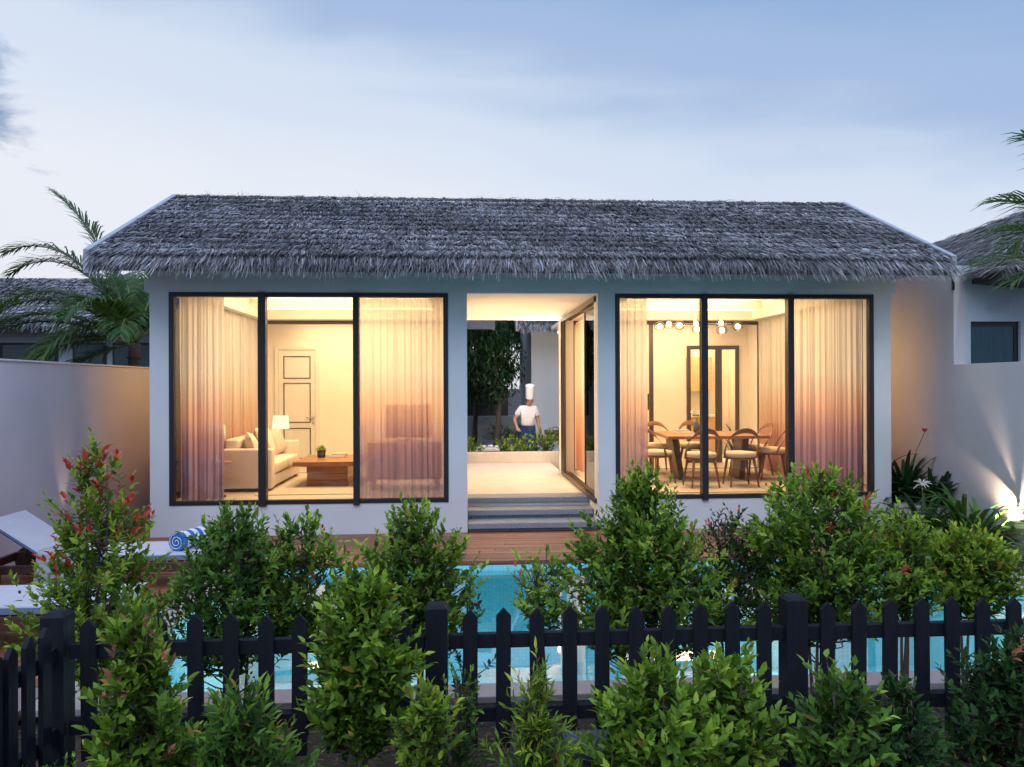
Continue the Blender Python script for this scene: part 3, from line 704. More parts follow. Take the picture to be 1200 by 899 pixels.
# ------------------------------------------------------------------ dining room
dt = thing('dining_table', (4.10, 2.62, FZ), 'large orange-brown wooden dining table on two dark slanted metal legs', 'dining table')
MB().prism([(-.84, -.66), (.82, -.66), (.86, .62), (-.74, .68)], 2, .705, .755).build('tabletop', M['wood'], dt, bevel=.005)
for sx in (-1, 1):
    q = MB(); x = sx * .50
    q.prism([(-.30, 0), (.30, 0), (.30, .012), (-.30, .012)], 0, x - .06, x + .06)
    q.add([(x + sx * .10 - .055, -.20, .703), (x + sx * .10 + .055, -.20, .703), (x + sx * .10 + .055, .20, .703), (x + sx * .10 - .055, .20, .703),
           (x - .045, -.26, .013), (x + .045, -.26, .013), (x + .045, .26, .013), (x - .045, .26, .013)], [(0, 1, 2, 3), (7, 6, 5, 4), (0, 4, 5, 1), (1, 5, 6, 2), (2, 6, 7, 3), (3, 7, 4, 0)])
    q.build('leg', M['metal'], dt, bevel=.004)
drug = rbox(2.6, 5.3, .95, 4.0, FZ + .001, FZ + .010).build('rug', M['rug']); tag(drug, 'pale flat rug under the dining table and chairs', 'rug')
def dining_chair():
    """faces +y (its curved backrest at -y)"""
    t = thing('dining_chair', (0, 0, 0), 'x', 'chair', 'curved back dining chairs round the table')
    n = 20; m_ = MB(); prof = []
    m_.lathe([(.02, .41), (.20, .41), (.225, .43), (.23, .455), (.215, .482), (.12, .492), (.02, .494)], n=28)
    m_.build('seat', M['seat'], t, smooth=True)
    MB().lathe([(.02, .385), (.20, .385), (.222, .395), (.215, .409), (.02, .409)], n=28).build('seat_frame', M['wood2'], t)
    for x, y, x2, y2 in ((-.14, .14, -.19, .19), (.14, .14, .19, .19), (-.15, -.15, -.20, -.21), (.15, -.15, .20, -.21)):
        MB().tube([(x2, y2, 0), ((x + x2) / 2, (y + y2) / 2, .2), (x, y, .39)], [.012, .017, .022], 8).build('leg', M['wood2'], t, smooth=True)
    # arch: flat bent band rising from the seat sides and leaning back
    k = 24; vs = []; fs = []
    for i in range(k + 1):
        a = math.pi * i / k
        cx = -math.cos(a) * (.235 + .02 * math.sin(a)); s_ = math.sin(a)
        z = .40 + .40 * s_ ** .62; y = -.02 - .24 * s_ ** .8
        band = .03 + .045 * s_ ** 2; th = .011
        out = Vector((math.copysign(1, cx) * (1 - s_) * 1.0, -s_, 0)).normalized() if True else 0
        along = Vector((0, -.25, 1)).normalized() if s_ > .5 else Vector((0, -.6 * s_, 1)).normalized()
        c0 = Vector((cx, y, z))
        for (o1, o2) in ((-1, -1), (1, -1), (1, 1), (-1, 1)):
            vs.append(c0 + out * th * o1 + along * band / 2 * o2 * (.55 + .45 * s_) + Vector((0, -.02 * (1 - s_) * o2, 0)))
    for i in range(k):
        for j in range(4): fs.append((i * 4 + j, i * 4 + (j + 1) % 4, (i + 1) * 4 + (j + 1) % 4, (i + 1) * 4 + j))
    fs += [(3, 2, 1, 0), (k * 4, k * 4 + 1, k * 4 + 2, k * 4 + 3)]
    MB().add(vs, fs).build('backrest', M['wood2'], t, smooth=True, bevel=.003)
    return t
chair0 = dining_chair(); used = False
for x, y, rz, lab in ((3.66, 1.58, 3, 'near left dining chair with its arched back to the window, beside the mullion'),
                      (4.29, 1.60, -2, 'near right dining chair with its arched back to the window'),
                      (3.10, 2.05, -62, 'dining chair half hidden by the narrow plum curtain'),
                      (5.10, 2.30, 74, 'dining chair at the right end of the table with its back to the coral curtain'),
                      (5.06, 2.98, 96, 'dining chair behind the right end chair, next to the leafy plant'),
                      (3.52, 3.52, 184, 'far left dining chair showing its curved top over the table'),
                      (4.16, 3.55, 178, 'far middle dining chair behind the books on the table')):
    c = chair0 if not used else copy_tree(chair0); used = True
    c.location = (x, y, FZ + .011); c.rotation_euler = (0, 0, R(rz)); c.scale = (1.08,) * 3; c['label'] = lab
ch = thing('chandelier', (3.86, 2.3, 2.88), 'bar chandelier of clear glass globes over the dining table', 'chandelier')
q = MB(); q.tube([(-.55, 0, .03), (.55, 0, .03)], .008, 8); q.tube([(0, 0, .03), (0, 0, .60)], .006, 8); q.tube([(-.02, 0, .57), (.0, 0, .60)], .05, 12)
q.build('arm', M['metal'], ch)
for i, (x, z, y) in enumerate(((-.64, -.01, .0), (-.46, .035, .1), (-.34, -.0, -.1), (-.04, .035, .0), (.02, -.05, .12), (.36, .035, -.06), (.43, -.065, .1), (.66, -.01, .0))):
    g_ = MB(); prof = [(.004 + .083 * math.sin(math.pi * j / 14), z - .083 * math.cos(math.pi * j / 14) * .92) for j in range(15)]
    go = g_.lathe(prof, x, y, 20).build('glass_globe', M['globe'], ch, smooth=True)
    b_ = MB(); b_.lathe([(.002 + .036 * math.sin(math.pi * j / 8), z - .036 * math.cos(math.pi * j / 8)) for j in range(9)], x, y, 12); b_.build('bulb', M['bulb'], go, smooth=True)
    MB().tube([(x, y, z + .02), (x * .94, 0, .03)], .005, 6).build('stem', M['metal'], go)
bk2 = thing('book_stack', (3.72, 2.75, FZ + .756), 'pale books lying on the dining table left of the mullion', 'books')
rbox(-.13, .12, -.09, .09, 0, .03).build('book', M['white'], bk2, bevel=.002); rbox(-.12, .10, -.08, .08, .031, .055).build('book', M['concrete'], bk2, bevel=.002)
vs_ = thing('vase', (3.98, 2.8, FZ + .756), 'dark rounded vase with white orchids on the dining table', 'vase')
MB().lathe([(.03, 0), (.05, .02), (.055, .10), (.035, .17), (.02, .2)], n=20).build('body', M['darkbox'], vs_, smooth=True)
q = MB(); rr = random.Random(5)
for i in range(4):
    a = rr.uniform(0, 6.28); q.tube([(0, 0, .18), (math.cos(a) * .05, math.sin(a) * .05, .32), (math.cos(a) * .14, math.sin(a) * .14, .38)], .003, 5)
q.build('flower_stem', M['greenpot'], vs_)
q = MB()
for i in range(9):
    a = rr.uniform(0, 6.28); r_ = rr.uniform(.04, .15); z = .30 + r_ * .5
    q.lathe([(.004, z - .01), (.022, z), (.004, z + .01)], math.cos(a) * r_, math.sin(a) * r_, 8)
q.build('flower', M['whitepetal'], vs_)
# kitchen
kc = thing('kitchen_cabinets', (5.1, 6.9, FZ), 'tan kitchen cabinets with a pale worktop seen through the glazed door', 'kitchen cabinets')
rbox(-.88, .68, 0, .58, .08, .84).build('base_cabinet', M['cabinet'], kc, bevel=.003); rbox(-.89, .70, -.02, .58, .842, .885).build('worktop', M['white'], kc, bevel=.003)
rbox(-.75, -.02, .24, .58, 1.42, 2.2).build('wall_cabinet', M['white'], kc, bevel=.003); rbox(.02, .60, .24, .58, 1.42, 2.2).build('wall_cabinet', M['cabinet'], kc, bevel=.003)
for x in (-.62, .06): rbox(x, x + .30, -.014, -.002, .66, .68).build('drawer_handle', M['black'], kc)
ke = thing('coffee_machine', (5.1, 7.15, FZ + .886), 'small dark coffee machine on the kitchen worktop', 'appliance')
rbox(-.08, .08, -.10, .10, 0, .03).build('base', M['black'], ke, bevel=.004); rbox(-.07, .07, 0, .10, .03, .2).build('body', M['black'], ke, bevel=.01); rbox(-.06, .06, -.1, .0, .15, .2).build('brew_head', M['black'], ke, bevel=.008)

# ------------------------------------------------------------------ foliage tools
LEAF_F = [(0, 4, 1), (4, 5, 2, 1), (5, 3, 2), (0, 1, 6), (1, 2, 7, 6), (2, 3, 7)]
def leaves(P, D, Nn, Ln, W, rs, fold=.28, curl=.18):
    """P base, D direction, Nn up-side; returns (n,8,3)"""
    n = len(P)
    D = D / np.linalg.norm(D, axis=1, keepdims=True)
    S = np.cross(D, Nn); S /= (np.linalg.norm(S, axis=1, keepdims=True) + 1e-9)
    U = np.cross(S, D)
    Ln = Ln[:, None]; W = W[:, None]
    def pt(x, y, z): return P + D * (x * Ln) + S * (y * W) + U * (z * Ln)
    c = curl * rs.uniform(.2, 1.4, n)[:, None]
    f = fold
    return np.stack([pt(0, 0, 0), pt(.36, 0, -.0 * c), pt(.7, 0, -.35 * c), pt(1, 0, -1.0 * c),
                     pt(.34, .5, f * .25), pt(.70, .34, f * .15 - .35 * c), pt(.34, -.5, f * .25), pt(.70, -.34, f * .15 - .35 * c)], 1)

PAL = dict(
    green=((.038, .098, .018), (.115, .245, .030), (.29, .46, .06)),
    deep=((.025, .075, .018), (.075, .19, .030), (.19, .36, .055)),
    lime=((.050, .12, .02), (.15, .29, .035), (.36, .48, .07)),
    dark=((.012, .04, .014), (.026, .080, .022), (.05, .14, .035)),
)
def shrub(x, y, z0, z1, rad, label, ntw, seed, pal='green', red=0.0, leaf=.054, prof='egg', base=0.0, ry=None, group=None, name='shrub', sparse=False, lean=(0, 0), wl=.48, per=12, trunk=.012, redc=(.42, .04, .04)):
    rs = np.random.RandomState(seed)
    t = thing(name, (x, y, base), label, 'shrub', group)
    H = z1 - z0; ry = ry or rad * .8
    def pf(h):
        if prof == 'cone': return np.clip(1.22 * (1 - h) ** .72, .0, 1) * np.clip(h * 4 + .6, 0, 1)
        if prof == 'tall': return np.clip((1 - h) ** .62 * 1.2, 0, 1) * np.clip(h * 2.2 + .62, 0, 1)
        if prof == 'ball': return np.sqrt(np.clip(1 - (2 * h - 1) ** 2, .02, 1))
        return np.clip(np.sin(np.pi * np.clip(h * .82 + .16, 0, 1)) ** .62, .12, 1)
    hc = rs.uniform(0, 1, ntw * 6); h = hc[rs.uniform(0, 1, ntw * 6) < pf(hc) * .97 + .03][:ntw]; h = np.resize(h, ntw); a = rs.uniform(0, 2 * np.pi, ntw)
    # lumpy outline: a handful of leading shoots push out, hollows between them
    k1, k2, p1, p2 = rs.randint(2, 4), rs.randint(4, 7), rs.uniform(0, 6), rs.uniform(0, 6)
    lump = 1 + .20 * np.sin(k1 * a + p1 + h * 5) + .20 * np.sin(k2 * a + p2 - h * 11) + (rs.uniform(0, 1, ntw) < .06) * .22
    h = np.clip(h + (rs.uniform(0, 1, ntw) < .05) * rs.uniform(0, .08, ntw) - .02, 0, 1); rr = pf(h) * lump * (rs.uniform(0, 1, ntw) ** (.42)) 
    hh = z0 + H * h - base
    cx = lean[0] * (h - .3) ; cy = lean[1] * (h - .3)
    Pt = np.stack([np.cos(a) * rr * rad + cx, np.sin(a) * rr * ry + cy, hh], 1)
    out = np.stack([np.cos(a) * rr, np.sin(a) * rr, np.zeros(ntw)], 1)
    Dt = out * .85 + np.array([0, 0, .85])[None] + rs.normal(0, .28, (ntw, 3)); Dt /= np.linalg.norm(Dt, axis=1, keepdims=True)
    Lt = leaf * rs.uniform(1.9, 3.6, ntw)
    VV = []; CC = []
    youth_shade = np.clip(rs.beta(1.6, 2.6, ntw) * .9 + .25 * (h - .5) + .35 * (rr / (pf(h) + .01) - .75), 0, 1)  # young outer shoots lighter; inner leaves darkened to paint the shrub's interior shade
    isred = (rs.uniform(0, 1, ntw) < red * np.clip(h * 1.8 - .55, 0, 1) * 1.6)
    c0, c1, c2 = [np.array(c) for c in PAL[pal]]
    q1 = np.cross(Dt, rs.normal(0, 1, (ntw, 3))); q1 /= np.linalg.norm(q1, axis=1, keepdims=True); q2 = np.cross(Dt, q1)
    for j in range(per):
        f = j / (per - 1)
        ang = j * 2.4 if not sparse else j * 1.9
        side = q1 * math.cos(ang) + q2 * math.sin(ang)
        spread = 1.15 - .85 * f
        dl = Dt * (.45 + .75 * f) + side * spread + rs.normal(0, .16, (ntw, 3)) + np.array([0, 0, .08])[None]
        pos = Pt + Dt * (Lt * f)[:, None] - Dt * (Lt * .5)[:, None]
        sz = leaf * (1.05 - .35 * f ** 2) * rs.uniform(.55, 1.3, ntw)
        nn = Dt * .9 + np.array([0, 0, .6])[None] - side * .0
        keep = rs.uniform(0, 1, ntw) < (.92 if not sparse else .8)
        V = leaves(pos, dl, nn, sz, sz * wl, rs)
        m_ = np.clip(youth_shade * .75 + (f - .5) * .55 + rs.normal(0, .10, ntw), 0, 1)[:, None]
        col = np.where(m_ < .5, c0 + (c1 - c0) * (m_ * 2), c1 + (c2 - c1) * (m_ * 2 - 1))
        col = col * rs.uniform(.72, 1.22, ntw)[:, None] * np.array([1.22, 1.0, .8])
        rmask = isred & (f > .62)
        rc = np.array(redc) * rs.uniform(.6, 1.3, (ntw, 1)) + np.array([.06, .05, 0]) * rs.uniform(0, 1, (ntw, 1))
        col = np.where(rmask[:, None], rc, col)
        dead = rs.uniform(0, 1, ntw) < .018
        col = np.where(dead[:, None], np.array([.34, .24, .05]) * rs.uniform(.4, 1.1, (ntw, 1)), col)
        VV.append(V[keep]); CC.append(col[keep])
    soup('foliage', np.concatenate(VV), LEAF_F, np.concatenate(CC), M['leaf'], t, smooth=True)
    # stems: two or three leaders and twigs that reach the shoots
    s = MB(); nlead = 3
    leads = []
    for i in range(nlead):
        b0 = Vector((rs.uniform(-.03, .03), rs.uniform(-.03, .03), 0)); tp_ = Vector((rs.uniform(-.35, .35) * rad + lean[0] * .6, rs.uniform(-.35, .35) * ry + lean[1] * .6, (z1 - base) * rs.uniform(.86, .97)))
        mid = b0.lerp(tp_, .45) + Vector((rs.uniform(-.04, .04), rs.uniform(-.04, .04), 0))
        pts = []
        for k_ in range(9):
            u_ = k_ / 8; pts.append(b0 * (1 - u_) ** 2 + mid * 2 * u_ * (1 - u_) + tp_ * u_ * u_)
        s.tube(pts, [trunk * (1 - .8 * k_ / 8) for k_ in range(9)], 6); leads.append(pts)
    for i in rs.permutation(ntw)[:min(ntw, 110)]:
        e_ = Vector(Pt[i]); ld = leads[rs.randint(nlead)]
        st_ = min(ld, key=lambda p_: abs(p_.z - (e_.z - .5 * (Vector((e_.x, e_.y, 0)).length + .08))))
        tipd = Vector(Dt[i]) * float(Lt[i]) * .5
        s.tube([st_, st_.lerp(e_ - tipd, .55) + Vector((0, 0, -.015)), e_ - tipd, e_ + tipd * .8], [.0055, .004, .003, .0015], 4, cap=False)
    s.build('stem', M['bark'], t, smooth=True)
    return t

# hedge row behind the picket fence (beside the pool)
G1 = 'shrubs between the picket fence and the pool'; G2 = 'shrubs in front of the picket fence'
SH = [
 (-2.02, -5.62, .30, 1.60, .36, 'tall red-tipped shrub in front of the sun loungers', 430, 11, 'lime', .38, .056, 'tall', G1),
 (-1.29, -5.55, .36, 1.20, .34, 'bushy green shrub right of the rolled towel', 520, 12, 'deep', 0, .054, 'egg', G1),
 (-.27, -5.60, .38, 1.23, .30, 'dense egg-shaped shrub below the sheer sideboard curtain', 560, 14, 'green', 0, .053, 'egg', G1),
 (1.06, -5.55, .42, 1.42, .48, 'large pointed green shrub at the right of the porch steps', 900, 16, 'green', .0, .055, 'cone', G1),
 (2.10, -5.55, .44, 1.39, .45, 'large bushy shrub under the right dining curtain with one red shoot', 850, 18, 'green', .04, .055, 'egg', G1),
]
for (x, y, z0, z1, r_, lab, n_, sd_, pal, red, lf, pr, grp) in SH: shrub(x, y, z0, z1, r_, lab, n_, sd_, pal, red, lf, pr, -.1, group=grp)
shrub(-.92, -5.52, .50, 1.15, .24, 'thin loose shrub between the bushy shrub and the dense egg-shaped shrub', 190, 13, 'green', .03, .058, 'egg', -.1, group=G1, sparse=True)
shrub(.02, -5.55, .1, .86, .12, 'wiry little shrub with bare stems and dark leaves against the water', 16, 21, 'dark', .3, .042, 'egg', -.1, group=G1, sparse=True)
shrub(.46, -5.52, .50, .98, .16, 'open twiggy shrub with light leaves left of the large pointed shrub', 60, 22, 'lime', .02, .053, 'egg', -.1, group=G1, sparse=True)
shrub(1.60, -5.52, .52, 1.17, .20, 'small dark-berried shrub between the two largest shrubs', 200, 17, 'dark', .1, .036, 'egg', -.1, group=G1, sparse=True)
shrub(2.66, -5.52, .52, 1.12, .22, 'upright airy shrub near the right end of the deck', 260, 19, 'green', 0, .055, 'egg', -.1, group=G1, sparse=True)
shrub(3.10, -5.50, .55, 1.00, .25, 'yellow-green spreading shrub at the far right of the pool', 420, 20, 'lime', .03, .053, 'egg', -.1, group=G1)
# front row
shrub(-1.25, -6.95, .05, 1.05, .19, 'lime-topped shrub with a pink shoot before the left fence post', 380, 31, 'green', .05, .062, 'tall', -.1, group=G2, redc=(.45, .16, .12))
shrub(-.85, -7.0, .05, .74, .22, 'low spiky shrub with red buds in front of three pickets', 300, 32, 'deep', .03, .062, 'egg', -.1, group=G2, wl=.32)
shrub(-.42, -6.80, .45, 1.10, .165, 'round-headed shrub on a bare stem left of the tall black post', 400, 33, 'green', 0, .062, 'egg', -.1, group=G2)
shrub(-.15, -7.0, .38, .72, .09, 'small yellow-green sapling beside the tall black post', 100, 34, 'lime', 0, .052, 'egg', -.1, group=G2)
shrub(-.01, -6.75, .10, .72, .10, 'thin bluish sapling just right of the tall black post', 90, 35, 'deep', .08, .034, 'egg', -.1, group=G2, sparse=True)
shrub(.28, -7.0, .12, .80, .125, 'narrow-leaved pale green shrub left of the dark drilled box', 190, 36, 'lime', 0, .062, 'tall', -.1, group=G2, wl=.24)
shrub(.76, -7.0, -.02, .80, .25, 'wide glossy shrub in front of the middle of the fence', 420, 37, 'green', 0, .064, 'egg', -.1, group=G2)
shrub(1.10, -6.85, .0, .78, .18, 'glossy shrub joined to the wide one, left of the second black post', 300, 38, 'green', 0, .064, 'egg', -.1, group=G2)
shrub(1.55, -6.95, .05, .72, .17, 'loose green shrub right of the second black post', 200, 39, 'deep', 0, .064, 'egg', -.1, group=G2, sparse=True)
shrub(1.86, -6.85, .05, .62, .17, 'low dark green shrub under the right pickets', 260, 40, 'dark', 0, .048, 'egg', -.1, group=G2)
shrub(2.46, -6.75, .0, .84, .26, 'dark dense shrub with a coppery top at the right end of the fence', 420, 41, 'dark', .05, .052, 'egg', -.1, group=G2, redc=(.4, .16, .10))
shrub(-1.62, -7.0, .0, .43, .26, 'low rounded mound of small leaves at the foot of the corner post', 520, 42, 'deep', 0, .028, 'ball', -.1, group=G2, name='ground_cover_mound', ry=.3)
shrub(-1.55, -6.12, .0, .75, .13, 'broad-leaved seedling behind the left pickets', 30, 43, 'deep', 0, .06, 'egg', -.1, group=G1, sparse=True)

# litter and low weeds on the bed (uncountable)
rs = np.random.RandomState(77); n = 5200
P = np.stack([rs.uniform(-3.2, 4.0, n), rs.uniform(-7.9, -5.15, n), -.098 + rs.uniform(0, .05, n) ** 1.2], 1)
D = np.stack([rs.normal(0, 1, n), rs.normal(0, 1, n), rs.uniform(-.05, .9, n)], 1)
sz = rs.uniform(.02, .045, n)
brown = rs.uniform(0, 1, n) < .35
col = np.where(brown[:, None], np.array([.16, .08, .05]) * rs.uniform(.4, 1.2, (n, 1)), np.array([.05, .13, .03]) * rs.uniform(.5, 1.5, (n, 1)))
soup('ground_litter', leaves(P, D, np.tile([0, 0, 1.], (n, 1)), sz, sz * .45, rs), LEAF_F, col, M['leaf'], smooth=True, kind='stuff')

# ------------------------------------------------------------------ picket fences
fence = thing('picket_fence', (0, -6.33, -.1), 'black pointed picket fence running between the shrubs and the pool', 'fence')
def picket(par, x, y0=-.0125, y1=.0125, wdt=.07, zb=.32, zt=.965, axis='x', nm='picket'):
    h = wdt / 2; pts = [(x - h, zb), (x + h, zb), (x + h, zt - .038), (x, zt), (x - h, zt - .038)]
    m_ = MB()
    if axis == 'x': m_.prism(pts, 1, y0, y1)
    else: m_.prism(pts, 0, y0, y1)
    return m_.build(nm, M['fence'], par, bevel=.002)
SPX = .1555
px = -.125
x = px
posts = [-1.865, -.125, 1.62, 3.35]
for i in range(-11, 31):
    xx = -.125 + i * (1.745 / 11)
    if i % 11 == 0:
        q = MB(); q.box(xx - .052, xx + .052, -.052, .052, -.05, .965); q.add([(xx - .052, -.052, .965), (xx + .052, -.052, .965), (xx + .052, .052, .965), (xx - .052, .052, .965), (xx - .035, -.035, .982), (xx + .035, -.035, .982), (xx + .035, .035, .982), (xx - .035, .035, .982)], [(0, 1, 5, 4), (1, 2, 6, 5), (2, 3, 7, 6), (3, 0, 4, 7), (4, 5, 6, 7)])
        q.build('post', M['fence'], fence)
    else:
        j = random.uniform(-.004, .004)
        o = picket(fence, xx + j, -.045, -.022, zt=.962 + random.uniform(-.009, .007), zb=.30 + random.uniform(-.012, .012))
        me_ = o.data; lean_ = random.uniform(-.010, .010)
        for v_ in me_.vertices: v_.co.x += lean_ * (v_.co.z - .6); v_.co.y -= abs(lean_) * .2
for a, b in ((-1.81, -.18), (-.07, 1.565), (1.675, 3.31), (3.415, 5.0)):
    for z0 in (.765, .415):
        q = MB(); q.box(a, b, -.020, .020, z0, z0 + .068); q.build('rail', M['fence'], fence, bevel=.003)
f2 = thing('side_picket_fence', (-1.865, -6.33, -.1), 'short black picket fence turning toward the viewer at the left corner', 'fence')
for i in range(1, 6):
    yy = -.055 - i * .128
    if i == 4: rbox(-.05, .05, yy - .05, yy + .05, -.05, .955).build('post', M['fence'], f2, bevel=.004)
    else: picket(f2, yy, .022, .045, zb=.25, axis='y')
for z0 in (.765, .40):
    q = MB(); q.box(-.02, .02, -.515, -.056, z0, z0 + .068); q.build('rail', M['fence'], f2, bevel=.003)
    q = MB(); q.box(-.02, .02, -.95, -.62, z0, z0 + .068); q.build('rail', M['fence'], f2, bevel=.003)
bx = thing('drilled_box', (.56, -6.75, -.1), 'blue-grey drilled concrete box standing on the soil before the fence', 'box')
q = MB()
q.box(-.13, .13, -.10, .10, 0, .50); q.build('body', M['darkbox'], bx, bevel=.008)
for x_, z_ in ((-.07, .40), (.06, .42), (-.07, .25), (.0, .27), (.07, .24), (-.03, .12)):
    q = MB(); q.tube([(x_, -.1015, z_), (x_, -.096, z_)], .008, 10); q.build('drill_hole', M['hair'], bx)

# ------------------------------------------------------------------ garden walls
q = MB(); q.box(-4.98, -4.80, -12, 6, -.1, 2.19); q.box(-5.0, -4.78, -12, 6, 2.192, 2.215)
tag(q.build('garden_wall', M['garden'], bevel=.006), 'plain lilac-grey boundary wall left of the loungers', 'wall')
q = MB(); q.box(6.50, 6.68, -12, -.272, -.1, 2.17)
tag(q.build('garden_wall', M['garden'], bevel=.006), 'low boundary wall with the fan of uplight at the right', 'wall')

# ------------------------------------------------------------------ neighbour villas
def neighbour(x0, x1, y, label, wins, oh=.4, thatched=True, depth=4.1, per_m=90, seed=20, lit=False, name='neighbour_villa'):
    v = thing(name, (0, 0, 0), label, 'villa')
    w_ = MB(); w_.box(x0, x1, y, y + depth, -.1, 3.35)
    w_.prism([(y + .02, 3.352), (y + depth - .02, 3.352), (y + depth / 2, 4.4)], 0, x0 + .002, x1 - .002)
    w_.build('wall', M['stucco_far'], v)
    for a, b, z0, z1 in wins:
        f = MB(); f.box(a, b, y - .03, y - .002, z0, z1); fo = f.build('window', M['black'], v)
        n_ = max(1, int((b - a) / 1.2)); ww = (b - a) / n_
        for i in range(n_):
            g_ = MB(); g_.box(a + i * ww + .06, a + (i + 1) * ww - .06, y - .045, y - .032, z0 + .06, z1 - .06); g_.build('pane', M['farpane'], fo)
    if not thatched:
        q = MB(); y0, y1, ym = y - .72, y + depth + .72, y + depth / 2
        q.prism([(y0, 3.42), (ym, 4.78), (y1, 3.42), (y1, 3.16), (ym, 4.50), (y0, 3.16)], 0, x0 - .4, x1 + oh); ro = q.build('roof', M['darkbox'], v)
        q = MB(); q.prism([(y0 - .02, 3.44), (ym, 4.80), (y1, 3.44), (y1, 3.14), (ym, 4.48), (y0 - .02, 3.14)], 0, x1 + oh, x1 + oh + .05); q.build('verge_board', M['darkbox'], ro)
        return v
    roof(v, x0 - .4, x1 + oh, y - .72, 3.47, y + depth / 2, 4.80, y + depth + .72, seed=seed, per_m=per_m * 2, blade=.30, bw=.013, dcourse=.24)
    return v
M['farpane'] = pm('dark_curtained_pane', (.03, .075, .085), .12, .35, 9, stretch=(6, 6, .3))
neighbour(-17, -7.0, 9.5, 'thatched villa standing behind the left garden wall and the palm', ((-12.6, -9.9, .4, 3.0), (-9.55, -8.75, .4, 3.0), (-8.6, -7.5, .4, 3.0)), seed=31)
neighbour(1.78, 8.2, 9.6, 'pale thatched villa seen through the passage behind the chef', (), seed=33, per_m=110, name='courtyard_villa')
neighbour(-6.0, .0, 7.7, 'villa with a dark overhanging verge at the top left of the passage view', (), seed=35, per_m=60, oh=.68, thatched=False, name='rear_villa')

# right neighbour: tall side wall along the gap, facade with vent and window, hipped thatch
rv = thing('right_villa', (6.5, -.27, 0), 'neighbouring villa with blue-grey facade, vent and hipped thatch right of the gap', 'villa')
q = MB(); q.box(0, .16, .002, 7.5, -.1, 3.48); q.build('side_wall', M['garden'], rv)
q = MB(); q.box(.0, .22, -.0, -.0 + .001, 0, 0.001)
q = MB()
# facade pieces butted round the window (z 2.2-2.74, x .23-.93) and the vent
q.box(.161, .235, .003, .16, -.1, 3.48); q.box(.235, 3.0, .003, .16, 2.74, 3.48); q.box(.235, 3.0, .003, .16, -.1, 1.6); q.box(.93, 3.0, .003, .16, 1.6, 2.74)
q.build('facade', M['stucco_far'], rv)
q = MB(); q.box(.235, .93, .05, .08, 2.68, 2.74); q.box(.87, .93, .05, .08, 1.6, 2.68); fo = q.build('window', M['black'], rv)
q = MB(); q.box(.235, .87, .06, .07, 1.6, 2.68); q.build('pane', M['farpane2'] if 'farpane2' in M else M['farpane'], fo)
vt = MB(); vt.box(.44, .78, -.008, .002, 2.86, 2.885); vt.box(.44, .78, -.008, .002, 3.035, 3.06); vt.box(.44, .465, -.008, .002, 2.885, 3.035); vt.box(.755, .78, -.008, .002, 2.885, 3.035)
for i in range(4): vt.box(.466, .754, -.014, .001, 2.895 + i * .037, 2.912 + i * .037)
vt.build('vent', M['stucco_far'], rv)
dp = MB(); dp.box(-.03, .0 - .003, -.028, -.003, 3.15, 3.47); dp.build('corner_trim', M['black'], rv)
# hipped roof: front pitch and left pitch
def tri_thatch(par, A, B, Cc, n, seed, tone=1.0, bw=.012, blade=.28):
    """blades scattered over triangle A(eave left) B(eave right) C(peak), combed downslope"""
    rs = np.random.RandomState(seed); A, B, Cc = map(lambda p_: np.array(p_, float), (A, B, Cc))
    u = rs.uniform(0, 1, n); v = rs.uniform(0, 1, n); fl = u + v > 1; u[fl] = 1 - u[fl]; v[fl] = 1 - v[fl]
    P = A + (B - A) * u[:, None] + (Cc - A) * v[:, None]
    nm = np.cross(B - A, Cc - A); nm /= np.linalg.norm(nm); nm = nm if nm[2] > 0 else -nm
    e_ = (B - A) / np.linalg.norm(B - A); dn = np.cross(nm, e_); dn = dn if dn[2] < 0 else -dn
    # quantise into courses
    dist = ((P - A) @ -dn); P = P + dn * ((dist % .2))[:, None] * .8
    a = rs.normal(0, .3, n); L_ = blade * rs.uniform(.5, 1.1, n)
    dv = dn * np.cos(a)[:, None] + e_ * np.sin(a)[:, None]
    root = P + nm * (rs.uniform(0, .05, n))[:, None] ; tip = root + dv * L_[:, None] + nm * rs.uniform(-.01, .05, n)[:, None]; tip[:, 2] -= .02
    s_ = np.cross(dv, nm) * (bw * rs.uniform(.6, 1.5, n))[:, None]
    V = np.stack([root - s_, root + s_, tip + s_ * .3, tip - s_ * .3], 1)
    k = (rs.beta(1.6, 2.4, n) * .40 + .05) * tone
    soup('thatch', V, [(0, 1, 2, 3)], np.stack([k, k * .99, k * .96], 1), M['thatch'], par)
EL = (-.02 + .22, -.72, 3.30); ER = (6.0, -.72, 3.30); ELb = (.30, 4.6, 3.55); PK = (3.0, 2.2, 5.15)
h_ = MB()
EL = (.26, -.70, 3.34); ER = (5.6, -.70, 3.34); EBL = (.22, 4.9, 3.75); EBR = (5.6, 4.9, 3.26); P1 = (2.62, 1.9, 4.72); P2 = (3.2, 1.9, 4.72)
h_.add([EL, ER, P2, P1, EBL, EBR, (EL[0], EL[1], 3.20), (ER[0], ER[1], 3.20), (EBL[0], EBL[1], 3.5), (EBR[0], EBR[1], 3.1)],
       [(0, 1, 2, 3), (0, 3, 4), (4, 3, 2, 5), (1, 5, 2), (0, 6, 7, 1), (0, 4, 8, 6), (4, 5, 9, 8), (1, 7, 9, 5), (6, 8, 9, 7)])
ho = h_.build('roof', M['thatch_base'], rv)
tri_thatch(ho, EL, ER, P1, 12000, 5, bw=.008, blade=.24); tri_thatch(ho, ER, P1, P2, 1500, 6); tri_thatch(ho, EL, EBL, P1, 7000, 7)
rs = np.random.RandomState(4); n = 2600
xx = rs.uniform(.2, 5.6, n); root = np.stack([xx, np.full(n, -.68) + rs.uniform(-.05, .1, n), 3.35 + rs.uniform(-.10, .03, n)], 1)
